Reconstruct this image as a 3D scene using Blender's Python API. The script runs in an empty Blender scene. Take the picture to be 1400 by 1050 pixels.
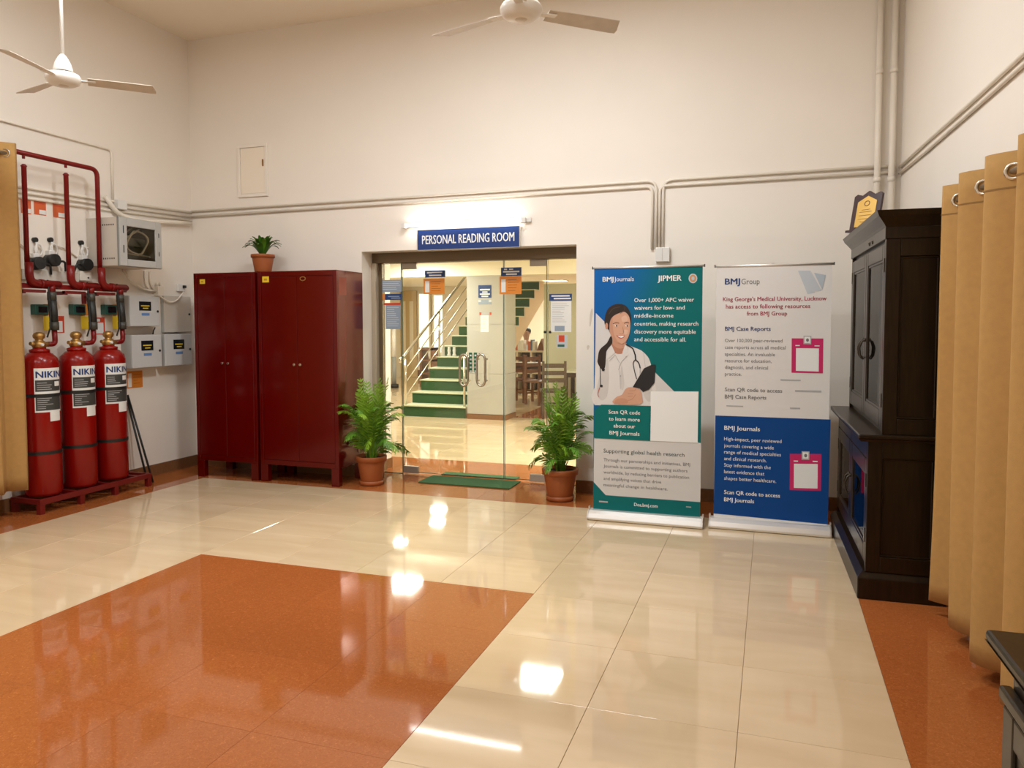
import bpy, math, random
from mathutils import Vector, Matrix
random.seed(11)
SC = bpy.context.scene
COL = SC.collection

# ------------------------------------------------------------------ camera
FPX, CPY, EYE = 1042.75, 493.66, 1.6            # focal length (px of 1400), principal row, eye height
YAW, PITCH, ROLL = (math.radians(a) for a in (18.771, 2.976, -0.0748))
_f = Vector((-math.sin(YAW)*math.cos(PITCH), math.cos(YAW)*math.cos(PITCH), -math.sin(PITCH)))
_r = Vector((math.cos(YAW), math.sin(YAW), 0)); _u = _r.cross(_f)
_r2 = _r*math.cos(ROLL) + _u*math.sin(ROLL); _u2 = _u*math.cos(ROLL) - _r*math.sin(ROLL)
cam = bpy.data.objects.new('camera', bpy.data.cameras.new('camera'))
cam.matrix_world = Matrix(((_r2.x,_u2.x,-_f.x,0),(_r2.y,_u2.y,-_f.y,0),(_r2.z,_u2.z,-_f.z,EYE),(0,0,0,1)))
cam.data.sensor_width = 36; cam.data.lens = FPX/1400*36; cam.data.shift_y = (CPY-525)/1400
cam.data.clip_start = .05; cam.data.clip_end = 100
COL.objects.link(cam); SC.camera = cam

# ------------------------------------------------------------------ world, exposure, large lights
SC.view_settings.view_transform = 'Standard'; SC.view_settings.look = 'None'
SC.view_settings.gamma = 1; SC.view_settings.use_curve_mapping = False
SC.view_settings.exposure = 0.0
w = bpy.data.worlds.new('world'); SC.world = w; w.use_nodes = True
w.node_tree.nodes['Background'].inputs[0].default_value = (1,.9,.78,1)
w.node_tree.nodes['Background'].inputs[1].default_value = .05

WARM = (.895, .955, 1.0)
def area(name, loc, sx, sy, power, color, rot=(0,0,0)):
    l = bpy.data.lights.new(name, 'AREA'); l.shape = 'RECTANGLE'; l.size = sx; l.size_y = sy
    l.energy = power; l.color = color
    o = bpy.data.objects.new(name, l); o.location = loc; o.rotation_euler = rot; COL.objects.link(o)
    return o
# ceiling tube fittings of the hall (their bodies are built further down): x, y, watts
HALL_LAMPS = [(-1.66, 4.45, 105), (-3.9, 3.7, 60), (-1.6, 0.7, 66), (-4.0, 0.3, 56)]
for i,(x,y,pw) in enumerate(HALL_LAMPS):
    area('ceiling_tube_glow', (x, y, 4.555), 1.2, .12, pw, WARM)
# reading-room ceiling panels, with unseen ones added to light it: x, y, watts
ROOM_PANELS = [(-2.53,8.36,80,.48), (-5.5,10.78,80,.48), (-1.3,10.4,90,.48), (-6.58,12.8,16,.22), (-6.53,14.37,24,.26), (-6.94,15.35,28,.30), (-5.0,18.0,100,.48), (-9.3,12.4,110,.48), (-2.6,16.2,70,.48)]
for x,y,pw,sz in ROOM_PANELS:
    area('panel_glow', (x, y, 2.578), sz, sz, pw, (.97,.98,.92))

# ------------------------------------------------------------------ pixel to place
def ray(x, y):
    return _r2*((x-700)/FPX) + _u2*(-(y-CPY)/FPX) + _f
def P(x, y, ax, v):
    d = ray(x, y); c = (0, 0, EYE); t = (v-c[ax])/d[ax]
    return Vector((t*d.x, t*d.y, EYE+t*d.z))
def FL(x, y): return P(x, y, 2, 0)

# ------------------------------------------------------------------ materials
def new_mat(name):
    m = bpy.data.materials.new(name); m.use_nodes = True
    return m, m.node_tree, m.node_tree.nodes['Principled BSDF']
def mat(name, col, rough=.5, metal=0, spec=.5, bump=0, bscale=60, var=0, vscale=4, coat=0, emit=None, estr=0, stretch=None):
    m, nt, b = new_mat(name)
    b.inputs['Base Color'].default_value = (*col, 1); b.inputs['Roughness'].default_value = rough
    b.inputs['Metallic'].default_value = metal; b.inputs['Specular IOR Level'].default_value = spec
    b.inputs['Coat Weight'].default_value = coat; b.inputs['Coat Roughness'].default_value = .08
    if emit: b.inputs['Emission Color'].default_value = (*emit,1); b.inputs['Emission Strength'].default_value = estr
    tc = nt.nodes.new('ShaderNodeTexCoord'); src = tc.outputs['Object']
    if stretch:
        mp = nt.nodes.new('ShaderNodeMapping'); mp.inputs['Scale'].default_value = stretch
        nt.links.new(src, mp.inputs[0]); src = mp.outputs[0]
    if var:
        n = nt.nodes.new('ShaderNodeTexNoise'); n.inputs['Scale'].default_value = vscale; n.inputs['Detail'].default_value = 5
        nt.links.new(src, n.inputs['Vector'])
        r = nt.nodes.new('ShaderNodeValToRGB')
        r.color_ramp.elements[0].position = .3; r.color_ramp.elements[1].position = .7
        r.color_ramp.elements[0].color = (*[c*(1-var) for c in col],1); r.color_ramp.elements[1].color = (*[min(1,c*(1+var)) for c in col],1)
        nt.links.new(n.outputs[0], r.inputs[0]); nt.links.new(r.outputs[0], b.inputs['Base Color'])
    if bump:
        n2 = nt.nodes.new('ShaderNodeTexNoise'); n2.inputs['Scale'].default_value = bscale; n2.inputs['Detail'].default_value = 4
        nt.links.new(src, n2.inputs['Vector'])
        bp = nt.nodes.new('ShaderNodeBump'); bp.inputs['Strength'].default_value = bump; bp.inputs['Distance'].default_value = .01
        nt.links.new(n2.outputs[0], bp.inputs['Height']); nt.links.new(bp.outputs[0], b.inputs['Normal'])
    return m
def glass_mat(name, tint=(.93,.97,.94), ior=1.45, rough=0.0):
    m = bpy.data.materials.new(name); m.use_nodes = True; nt = m.node_tree
    for n in list(nt.nodes): nt.nodes.remove(n)
    out = nt.nodes.new('ShaderNodeOutputMaterial'); mx = nt.nodes.new('ShaderNodeMixShader')
    tr = nt.nodes.new('ShaderNodeBsdfTransparent'); gl = nt.nodes.new('ShaderNodeBsdfGlossy'); fr = nt.nodes.new('ShaderNodeFresnel')
    tr.inputs[0].default_value = (*tint,1); gl.inputs['Roughness'].default_value = rough; fr.inputs['IOR'].default_value = ior
    nt.links.new(fr.outputs[0], mx.inputs[0]); nt.links.new(tr.outputs[0], mx.inputs[1]); nt.links.new(gl.outputs[0], mx.inputs[2])
    nt.links.new(mx.outputs[0], out.inputs[0]); return m
def tile_mat(name, c0, c1, scale, rough, fibre=False):
    m, nt, b = new_mat(name)
    geo = nt.nodes.new('ShaderNodeNewGeometry'); oi = nt.nodes.new('ShaderNodeObjectInfo')
    off = nt.nodes.new('ShaderNodeVectorMath'); off.operation = 'ADD'
    sc = nt.nodes.new('ShaderNodeVectorMath'); sc.operation = 'SCALE'; sc.inputs['Scale'].default_value = 7
    nt.links.new(oi.outputs['Random'], sc.inputs[0])
    nt.links.new(geo.outputs['Position'], off.inputs[0]); nt.links.new(sc.outputs[0], off.inputs[1])
    n = nt.nodes.new('ShaderNodeTexNoise'); n.inputs['Scale'].default_value = scale; n.inputs['Detail'].default_value = 6; n.inputs['Distortion'].default_value = 1.6 if fibre else .4
    nt.links.new(off.outputs[0], n.inputs['Vector'])
    r = nt.nodes.new('ShaderNodeValToRGB'); r.color_ramp.elements[0].position = .32; r.color_ramp.elements[1].position = .72
    r.color_ramp.elements[0].color = (*c0,1); r.color_ramp.elements[1].color = (*c1,1)
    if fibre:
        e = r.color_ramp.elements.new(.60); e.color = (*[a*.6+b_*.4 for a,b_ in zip(c0,c1)],1)
        e2 = r.color_ramp.elements.new(.90); e2.color = (*[min(1,v*1.5) for v in c1],1)
    else:
        mp = nt.nodes.new('ShaderNodeMapping'); mp.inputs['Scale'].default_value = (.25,1,1)
        nt.links.new(off.outputs[0], mp.inputs[0]); nt.links.new(mp.outputs[0], n.inputs['Vector'])
    nt.links.new(n.outputs[0], r.inputs[0])
    hv = nt.nodes.new('ShaderNodeHueSaturation')
    mr = nt.nodes.new('ShaderNodeMapRange'); mr.inputs['To Min'].default_value = .965; mr.inputs['To Max'].default_value = 1.03
    nt.links.new(oi.outputs['Random'], mr.inputs[0]); nt.links.new(mr.outputs[0], hv.inputs['Value'])
    nt.links.new(r.outputs[0], hv.inputs['Color']); nt.links.new(hv.outputs[0], b.inputs['Base Color'])
    b.inputs['Roughness'].default_value = rough; b.inputs['Specular IOR Level'].default_value = .5
    return m

M = dict(
 wall = mat('wall_paint', (.86,.785,.695), .75, bump=.05, bscale=9, var=.018, vscale=1.3),
 wallR = mat('reading_wall_paint', (.88,.80,.64), .7, var=.01, vscale=1.5),
 olive = mat('partition_and_desk_olive', (.58,.56,.40), .5, var=.03, vscale=2),  # darker olive puts the partition's shade into its colour; desk top shares it
 marble = mat('pillar_marble', (.46,.445,.40), .25, var=.035, vscale=2.2),
 ceil = mat('ceiling_paint', (.88,.78,.64), .85, var=.012, vscale=1.5),
 ceilR = mat('reading_ceiling', (.88,.83,.68), .8),
 cream = tile_mat('cream_tile', (.62,.455,.275), (.70,.53,.34), 5.5, .045),
 rust = tile_mat('rust_granite_tile', (.335,.092,.022), (.50,.165,.048), 75, .055, True),
 skirt = tile_mat('skirting_tile', (.19,.085,.035), (.27,.125,.055), 40, .16, True),
 grout = mat('grout', (.36,.26,.16), .9),
 conduit = mat('conduit_pvc', (.83,.75,.64), .45),
 darkred = mat('red_enamel', (.115,.0015,.0006), .17, coat=.1, metal=.25, bump=.015, bscale=3, spec=.4),
 pipe = mat('red_pipe_paint', (.18,.004,.003), .34, spec=.35),
 cyl = mat('cylinder_red', (.25,.004,.002), .24, coat=.0, spec=.4),
 rack = mat('rack_red', (.17,.008,.006), .42),
 brass = mat('brass', (.45,.26,.08), .38, metal=.85, var=.15, vscale=25),
 black = mat('black_rubber', (.012,.012,.011), .45),
 hose = mat('hose_dark', (.014,.015,.012), .5),
 hosec = mat('hose_collar', (.05,.047,.035), .5),
 white = mat('white_plastic', (.78,.75,.70), .4),
 paper = mat('white_paper', (.80,.79,.75), .6),
 paperg = mat('print_dark_grey', (.05,.05,.045), .5),
 grey = mat('grey_enamel', (.45,.44,.41), .4, var=.02),
 greyd = mat('grey_enamel_dark', (.25,.25,.23), .4),
 lgrey = mat('light_grey_enamel', (.60,.60,.585), .38),
 beigebox = mat('beige_enamel', (.62,.56,.48), .45),
 orange = mat('orange_sign', (.72,.24,.03), .45),
 redsign = mat('red_sign', (.62,.06,.02), .45),
 orangered = mat('orange_red_sign', (.66,.12,.03), .45),
 yellow = mat('yellow_sticker', (.78,.55,.02), .5),
 callgreen = mat('green_box', (.02,.10,.075), .4),
 callglass = mat('dark_screen', (.01,.015,.02), .15),
 navy = mat('navy_sign', (.006,.035,.17), .35),
 navy2 = mat('navy_print', (.012,.05,.18), .45),
 bluegrey = mat('blue_grey_print', (.28,.34,.42), .5),
 greenp = mat('green_vinyl', (.01,.15,.06), .4),
 lit = mat('tube_glow', (1,1,1), .4, emit=(1,.97,.93), estr=10),
 panel = mat('panel_glow', (1,1,1), .4, emit=(1,.95,.82), estr=4),
 litwin = mat('bright_window', (1,1,1), .4, emit=(1,.97,.88), estr=1.1), soffit = mat('stair_plaster', (.72,.55,.33), .7),
 alu = mat('aluminium', (.72,.70,.66), .28, metal=.9),
 alubase = mat('banner_aluminium', (.80,.77,.73), .3, metal=.55),
 steel = mat('brushed_steel', (.62,.58,.50), .22, metal=1),
 framebr = mat('bronze_frame', (.16,.115,.065), .35, metal=.35),
 frametan = mat('tan_frame', (.48,.40,.30), .4, metal=.2),
 patch = mat('patch_fitting', (.42,.37,.30), .4, metal=.35),
 glass = glass_mat('door_glass', (.955,.975,.94)),
 glassc = glass_mat('cabinet_glass', (.86,.87,.80), 1.13),
 glassedge = mat('glass_edge', (.10,.17,.12), .15),
 mat = mat('green_mat', (.045,.125,.04), .95, bump=.5, bscale=400, var=.15, vscale=220),
 carpet = mat('green_carpet', (.035,.088,.030), .95, bump=.4, bscale=300, var=.15, vscale=90),
 tread = mat('stair_tread', (.62,.62,.42), .35),
 terra = mat('terracotta', (.34,.088,.019), .55, var=.08, vscale=9, bump=.05, bscale=50),
 soil = mat('soil', (.045,.022,.012), .95, bump=.6, bscale=90),
 leaf = mat('palm_leaf', (.10,.25,.016), .42, var=.35, vscale=9),
 leafl = mat('palm_leaf_young', (.21,.39,.022), .42, var=.25, vscale=9),
 leafd = mat('strap_leaf', (.045,.14,.012), .38, var=.3, vscale=14),
 stem = mat('palm_stem', (.11,.21,.025), .5),
 wood = mat('dark_wood', (.015,.0075,.003), .30, var=.35, vscale=7, stretch=(9,9,.7), coat=.05, spec=.32),
 woodin = mat('cabinet_inside', (.16,.13,.09), .5),
 woodm = mat('brown_wood', (.17,.065,.022), .4, var=.2, vscale=8),
 woodl = mat('pale_table_top', (.66,.58,.42), .35),
 woodk = mat('umber_wood', (.06,.032,.015), .4),
 handle = mat('antique_metal', (.07,.055,.04), .35, metal=.8),
 curt = mat('curtain_cloth', (.47,.26,.078), .85, bump=.25, bscale=500, var=.05, vscale=30),
 ring = mat('eyelet', (.75,.70,.60), .2, metal=.95),
 rod = mat('curtain_rod', (.36,.29,.21), .35, metal=.6),
 fan = mat('fan_enamel', (.82,.77,.70), .35),
 fanblade = mat('fan_blade', (.66,.58,.48), .45, var=.06, vscale=12),
 gold = mat('gold_plate', (.50,.29,.055), .35, metal=.4),
 goldd = mat('gold_print', (.30,.13,.02), .4),
 plaquew = mat('plaque_wood', (.035,.010,.010), .25),
 teal = mat('banner_teal', (.001,.145,.135), .5, spec=.2),
 bblue = mat('banner_blue', (.004,.115,.36), .5, spec=.2),
 bwhite = mat('banner_white', (.62,.60,.58), .4),
 bwhite2 = mat('banner_white_warm', (.74,.71,.68), .4),
 rblue = mat('banner_royal', (.002,.055,.235), .5, spec=.2),
 pwhite = mat('print_white', (.82,.82,.80), .45),
 pgrey = mat('print_grey', (.16,.16,.16), .5),
 plgrey = mat('print_light_grey', (.42,.42,.42), .5),
 pblack = mat('print_black', (.012,.012,.014), .45),
 pnavy = mat('print_blue', (.008,.04,.17), .45),
 pteal = mat('print_deep_teal', (.008,.06,.06), .45),
 maroon = mat('print_maroon', (.34,.012,.05), .45),
 pink = mat('print_pink', (.58,.012,.12), .45),
 pale = mat('print_pale_blue', (.52,.56,.60), .45),
 pale2 = mat('print_pale_blue_dark', (.44,.50,.56), .45),
 skin = mat('print_skin', (.60,.33,.22), .5), skind = mat('print_skin_shade', (.44,.19,.115), .5),
 hair = mat('print_hair', (.018,.010,.007), .45), coat_ = mat('print_coat', (.68,.65,.62), .5), coatd = mat('print_coat_line', (.42,.39,.37), .5), coats = mat('print_coat_shade', (.57,.54,.51), .5), skinm = mat('print_skin_mid', (.53,.265,.17), .5), skinl = mat('print_skin_light', (.68,.42,.30), .5), hairl = mat('print_hair_light', (.05,.030,.02), .5),
 lip = mat('print_lip', (.48,.10,.085), .5), ore = mat('emblem_orange', (.55,.26,.10), .5),
 pskin = mat('skin', (.36,.20,.12), .55), phair = mat('hair', (.02,.015,.012), .6), shirt = mat('shirt_grey', (.42,.43,.45), .8),
 smudge = mat('wall_scuff', (.66,.57,.47), .8), vent = mat('dark_slot', (.02,.018,.015), .7),
 book1 = mat('book_red', (.5,.12,.05), .5), book2 = mat('book_white', (.7,.68,.6), .5), book3 = mat('book_blue', (.10,.16,.24), .5),
)

# ------------------------------------------------------------------ mesh helpers
class MB:
    def __init__(s): s.v = []; s.f = []; s.sm = []
    def add(s, vs, fs, smooth=False):
        n = len(s.v); s.v += [Vector(a) for a in vs]; s.f += [tuple(i+n for i in f) for f in fs]; s.sm += [smooth]*len(fs); return s
    def box(s, x0,x1,y0,y1,z0,z1):
        vs = [(x,y,z) for z in (z0,z1) for y in (y0,y1) for x in (x0,x1)]
        return s.add(vs, [(0,2,3,1),(4,5,7,6),(0,1,5,4),(1,3,7,5),(3,2,6,7),(2,0,4,6)])
    def hull(s, a, b):          # two equal loops joined and capped
        n = len(a); fs = [tuple(reversed(range(n))), tuple(range(n,2*n))] + [(i,(i+1)%n,n+(i+1)%n,n+i) for i in range(n)]
        return s.add(list(a)+list(b), fs)
    def tube(s, pts, r, n=10, caps=True, closed=False):
        pts = [Vector(p) for p in pts]; m = len(pts); rr = r if isinstance(r,(list,tuple)) else [r]*m
        vs = []; up = None
        for i,p in enumerate(pts):
            if closed: d = pts[(i+1)%m]-pts[i-1]
            else: d = pts[min(i+1,m-1)]-pts[max(i-1,0)]
            d.normalize()
            if up is None: up = d.orthogonal().normalized()
            up = (up - d*up.dot(d)).normalized(); q = d.cross(up)
            vs += [p+(up*math.cos(2*math.pi*k/n)+q*math.sin(2*math.pi*k/n))*rr[i] for k in range(n)]
        fs = []
        for i in range(m if closed else m-1):
            a = i*n; b = ((i+1)%m)*n
            fs += [(a+k,a+(k+1)%n,b+(k+1)%n,b+k) for k in range(n)]
        s.add(vs, fs, True)
        if caps and not closed:
            o = len(s.v)-len(vs)
            s.f += [tuple(o+k for k in reversed(range(n))), tuple(o+(m-1)*n+k for k in range(n))]; s.sm += [False,False]
        return s
    def lathe(s, prof, c=(0,0,0), n=24, smooth=True):       # profile (r,z) about vertical axis
        c = Vector(c); vs = []; m = len(prof)
        for r,z in prof: vs += [c+Vector((r*math.cos(2*math.pi*k/n), r*math.sin(2*math.pi*k/n), z)) for k in range(n)]
        fs = [(i*n+k,i*n+(k+1)%n,(i+1)*n+(k+1)%n,(i+1)*n+k) for i in range(m-1) for k in range(n)]
        s.add(vs, fs, smooth); o = len(s.v)-len(vs)
        if prof[0][0] > 1e-6: s.f.append(tuple(o+k for k in reversed(range(n)))); s.sm.append(False)
        if prof[-1][0] > 1e-6: s.f.append(tuple(o+(m-1)*n+k for k in range(n))); s.sm.append(False)
        return s
    def ngon(s, pts): return s.add(pts, [tuple(range(len(pts)))])
    def build(s, name, m, parent=None, local=False, bevel=0, seg=2):
        me = bpy.data.meshes.new(name); vs = s.v
        if parent is not None and not local:
            inv = pmat(parent).inverted(); vs = [inv @ v for v in vs]
        me.from_pydata(vs, [], s.f); me.materials.append(M[m] if isinstance(m,str) else m)
        me.polygons.foreach_set('use_smooth', s.sm); me.update()
        return link(name, me, parent, bevel, seg)
def pmat(o):
    m = Matrix.Translation(o.location) @ o.rotation_euler.to_matrix().to_4x4()
    return m if o.parent is None else pmat(o.parent) @ m
def link(name, me, parent=None, bevel=0, seg=2):
    o = bpy.data.objects.new(name, me); COL.objects.link(o)
    if parent is not None: o.parent = parent
    if bevel:
        b = o.modifiers.new('bevel','BEVEL'); b.width = bevel; b.segments = seg; b.limit_method = 'ANGLE'; b.angle_limit = math.radians(40)
    return o
def tag(o, label, cat, group=None):
    o['label'] = label; o['category'] = cat
    if group: o['group'] = group
    return o
def thing(name, label, cat, loc=(0,0,0), rz=0, group=None):
    o = bpy.data.objects.new(name, None); o.location = loc; o.rotation_euler = (0,0,rz); o.empty_display_size = .05
    COL.objects.link(o); return tag(o, label, cat, group)
def solo(name, mb, m, label, cat, group=None, bevel=0, origin=None):
    if origin is None:
        xs = [v.x for v in mb.v]; ys = [v.y for v in mb.v]; zs = [v.z for v in mb.v]
        origin = Vector(((min(xs)+max(xs))/2, (min(ys)+max(ys))/2, min(zs)))
    mb.v = [v-Vector(origin) for v in mb.v]; o = mb.build(name, m, None, bevel=bevel); o.location = origin
    return tag(o, label, cat, group)
def struct(name, mb, m, bevel=0):
    o = mb.build(name, m, None, bevel=bevel); o['kind'] = 'structure'; return o
def bx(*a): return MB().box(*a)
def arc(c, a, b, r, a0, a1, n=6):        # points on an arc in the plane of unit vectors a, b
    return [Vector(c)+Vector(a)*r*math.cos(a0+(a1-a0)*i/n)+Vector(b)*r*math.sin(a0+(a1-a0)*i/n) for i in range(n+1)]
def bend(pts, r=.04, n=5):               # round the corners of a polyline
    pts = [Vector(p) for p in pts]; out = [pts[0]]
    for i in range(1,len(pts)-1):
        a = (pts[i-1]-pts[i]); b = (pts[i+1]-pts[i]); k = min(r, a.length*.45, b.length*.45)
        p0 = pts[i]+a.normalized()*k; p1 = pts[i]+b.normalized()*k
        for j in range(n+1):
            t = j/n; out.append(p0*(1-t)**2+pts[i]*2*t*(1-t)+p1*t*t)
    return out+[pts[-1]]
def smooth_loop(pts, n=4, closed=True):  # Catmull-Rom through 2-D points
    out = []; m = len(pts); P_ = [Vector((*p,0)) for p in pts]
    for i in range(m if closed else m-1):
        if closed: a,b,c,d = P_[i-1],P_[i],P_[(i+1)%m],P_[(i+2)%m]
        else: a,b,c,d = P_[max(i-1,0)],P_[i],P_[i+1],P_[min(i+2,m-1)]
        for j in range(n):
            t = j/n
            q = .5*((2*b)+(c-a)*t+(2*a-5*b+4*c-d)*t*t+(3*b-a-3*c+d)*t**3); out.append((q.x,q.y))
    if not closed: out.append(pts[-1])
    return out

# text as flat mesh, cached
_txt = {}
def text_mesh(body, bold=0.0):
    k = (body,bold)
    if k not in _txt:
        cu = bpy.data.curves.new('t','FONT'); cu.body = body; cu.size = 1; cu.resolution_u = 2; cu.offset = bold; cu.fill_mode = 'FRONT'
        o = bpy.data.objects.new('t', cu); COL.objects.link(o); bpy.context.view_layer.update()
        me = bpy.data.meshes.new_from_object(o.evaluated_get(bpy.context.evaluated_depsgraph_get()))
        vs = [v.co.copy() for v in me.vertices]; fs = [tuple(p.vertices) for p in me.polygons]
        bpy.data.objects.remove(o); bpy.data.meshes.remove(me); bpy.data.curves.remove(cu)
        _txt[k] = (vs, fs)
    return _txt[k]
def text(mb, body, org, xd, yd, width, cap, bold=0.0, center=False):
    """flat lettering: lower-left at org, given width and cap height in metres"""
    vs, fs = text_mesh(body)
    x0 = min(v.x for v in vs); x1 = max(v.x for v in vs); sx = width/(x1-x0); sy = cap/.70
    org = Vector(org); xd = Vector(xd); yd = Vector(yd)
    if center: org = org - xd*width/2
    nrm = xd.cross(yd)
    for k,(dx,dy) in enumerate(((0,0),) if not bold else ((-bold,0),(bold,0),(0,bold*.7))):
        mb.add([org+xd*((v.x-x0)*sx+dx*sy)+yd*(v.y*sy+dy*sy)+nrm*(.00008*k) for v in vs], fs)
    return mb

# ================================================================== SETTING
WL, WB, CEIL, FRONT = -6.08, 6.9, 4.66, -3.0
DX0, DX1, DZ = -3.96, -1.715, 2.31            # door opening
def xr(y): return .97 + .047*(6.9-y)          # the right wall runs slightly askew
RB = 7.5                                      # far side of the thick back wall
fl = struct('floor', bx(-10.4, 2.2, FRONT-.2, 20.2, -.2, -.006), 'grout')
# --- tiles
_tm = {}
def tile(x0,x1,y0,y1,m,parent,g=.0008,z=0.0):
    if m == 'rust': g = .0004
    k = (round(x1-x0,3), round(y1-y0,3), m)
    if k not in _tm:
        hx = k[0]/2-g; hy = k[1]/2-g; c = .0012 if m != 'rust' else .0005; b = MB()
        lo = [(-hx,-hy,-.006),(hx,-hy,-.006),(hx,hy,-.006),(-hx,hy,-.006)]
        mi = [(-hx,-hy,-c),(hx,-hy,-c),(hx,hy,-c),(-hx,hy,-c)]
        up = [(-hx+c,-hy+c,0),(hx-c,-hy+c,0),(hx-c,hy-c,0),(-hx+c,hy-c,0)]
        b.add(lo+mi+up, [(i,(i+1)%4,4+(i+1)%4,4+i) for i in range(4)]+[(4+i,4+(i+1)%4,8+(i+1)%4,8+i) for i in range(4)]+[(8,9,10,11)])
        me = bpy.data.meshes.new('tile'); me.from_pydata(b.v,[],b.f); me.materials.append(M[m]); _tm[k] = me
    o = bpy.data.objects.new('tile', _tm[k]); o.location = ((x0+x1)/2,(y0+y1)/2,z); o.parent = parent; COL.objects.link(o)
XE = [-6.08,-5.5,-4.9,-4.3,-3.7,-3.1,-2.5,-1.9,-1.3,-.7,-.1,.5]
YE = [-.58,.02,.62,1.22,1.82,2.42,3.02,3.62,4.22,4.82,5.42,6.02,6.33,6.9]
for i in range(len(XE)-1):
    for j in range(len(YE)-1):
        a,b,c,d = XE[i],XE[i+1],YE[j],YE[j+1]
        inside = a >= -3.71 and b <= -1.29 and c >= .61 and d <= 4.23
        m = 'rust' if (a < -5.6 or c > 6.3 or inside) else 'cream'
        tile(a,b,c,d,m,fl)
for j in range(len(YE)-1): tile(.5, 1.32, YE[j], YE[j+1], 'rust', fl)
# threshold and reading room
for i in range(4): tile(DX0+i*.561, DX0+(i+1)*.561, 6.9, 7.5, 'rust', fl)
XR = [-6.8,-6.2,-5.6,-5.0,-4.4,-3.8,-3.2,-2.6,-2.0,-1.4,-.8]
for i in range(len(XR)-1): tile(XR[i],XR[i+1],7.5,8.05,'rust',fl)
YR = [8.05,8.65,9.25,9.85,10.45,11.05,11.65,12.0]
for i in range(len(XR)-1):
    for j in range(len(YR)-1): tile(XR[i],XR[i+1],YR[j],YR[j+1],'cream',fl)
bx(-10.2,-6.8,7.5,20,-.006,-.0004).build('tile_field', 'cream', fl)
bx(-6.8,-4.05,12,20,-.006,-.0004).build('tile_field', 'cream', fl)
bx(-4.05,-.8,12,20,-.006,-.0004).build('tile_field', 'rust', fl)

# --- walls of the hall
wb = MB()
wb.box(WL-.2,DX0,WB,RB,0,CEIL); wb.box(DX1,1.3,WB,RB,0,CEIL); wb.box(DX0,DX1,WB,RB,DZ,CEIL)
wall_back = struct('wall_back', wb, 'wall')
wall_left = struct('wall_left', bx(WL-.2,WL,FRONT,WB,0,CEIL), 'wall')
wr = MB().hull([(xr(FRONT),FRONT,0),(xr(FRONT)+.2,FRONT,0),(1.2,WB,0),(xr(WB),WB,0)],[(xr(FRONT),FRONT,CEIL),(xr(FRONT)+.2,FRONT,CEIL),(1.2,WB,CEIL),(xr(WB),WB,CEIL)])
wall_right = struct('wall_right', wr, 'wall')
struct('wall_front', bx(WL-.2,xr(FRONT)+.2,FRONT-.2,FRONT,0,CEIL), 'wall')
struct('ceiling', bx(WL-.2,xr(FRONT)+.2,FRONT-.2,RB,CEIL,CEIL+.2), 'ceil')
# --- reading room shell
struct('wall_far', bx(-10.4,-.6,20,20.2,0,2.6), 'wallR')
struct('wall_far_left', bx(-10.4,-10.2,7.5,20,0,2.6), 'wallR')
struct('wall_far_right', bx(-.8,-.6,7.5,20,0,2.6), 'wallR')
struct('ceiling', bx(-10.4,-.6,RB,20.2,2.6,2.75), 'ceilR')
struct('trim_1', bx(-10.2,-.8,11.6,12.0,2.345,2.6), 'ceilR')                  # beam over the pillar
struct('wall_partition', bx(-4.0,-.8,13.6,13.75,0,2.29), 'olive')
# --- skirting tiles
def skirting(name, segs, along, fixed, th, h=.115):
    ps = None
    for a,b in segs:
        n = max(1, round((b-a)/.4)); L = (b-a)/n
        for i in range(n):
            mb = bx(-L/2+.001, L/2-.001, -th, 0, 0, h) if along == 'x' else bx(0, th, -L/2+.001, L/2-.001, 0, h)
            if ps is None:
                core = bx(a,b,fixed-th*.6,fixed,0,h-.004) if along=='x' else bx(fixed,fixed+th*.6,a,b,0,h-.004)
                ps = struct(name, core, 'grout')
            o = mb.build('tile', 'skirt', None); o.parent = ps
            o.location = ((a+i*L+L/2, fixed, 0) if along=='x' else (fixed, a+i*L+L/2, 0))
    return ps
skirting('baseboard_left', [(FRONT, WB)], 'y', WL, .014)
skirting('baseboard_back', [(WL+.02, DX0)], 'x', WB, .014)
skirting('baseboard_back_right', [(DX1, .96)], 'x', WB, .014)
skirting('baseboard_reveal', [(7.26, 7.5)], 'y', DX0, .014, .10)
skirting('baseboard_far', [(-10.2,-6.0)], 'x', 20, .014, .2)

# ================================================================== DOORWAY
GY = 7.18                                       # plane of the glass
def G(x,y,l=0): return P(x,y,1,GY-.006-.0009*l)
door = bpy.data.objects.new('door_1', None); COL.objects.link(door); door.location = ((DX0+DX1)/2, GY, 0); door['kind'] = 'structure'
door['label'] = 'frameless double glass door with fixed side panes under a bronze header'
HZ = 2.205                                       # underside of header
bx(DX0,DX1,GY-.07,GY+.06,HZ,DZ).build('header', 'framebr', door, bevel=.004)
bx(DX0,DX0+.05,GY-.09,GY-.02,0,HZ).build('side_frame', 'frametan', door, bevel=.003)
bx(DX0,DX0+.085,GY-.02,GY+.05,0,HZ).build('side_frame', 'framebr', door, bevel=.003)
gx = [DX0+.085, G(550,500).x, G(689,500).x, G(748,500).x, DX1]
ga = .004
for i,nm in enumerate(('side_pane','door_leaf','door_leaf','side_pane')):
    z0 = .02 if nm == 'door_leaf' else .0
    p = bx(gx[i]+ga, gx[i+1]-ga, GY-.005, GY+.005, z0, HZ).build(nm, 'glass', door)
    e = MB()
    for x in ((gx[i]+ga, gx[i]+ga+.004),(gx[i+1]-ga-.004, gx[i+1]-ga)):
        if (i,x[0]) != (0,gx[0]+ga): e.box(x[0],x[1],GY-.0055,GY+.0055,z0,HZ)
    e.box(gx[i]+ga, gx[i+1]-ga, GY-.0055, GY+.0055, z0, z0+.006)
    e.build('glass_edge', 'glassedge', p)
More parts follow.
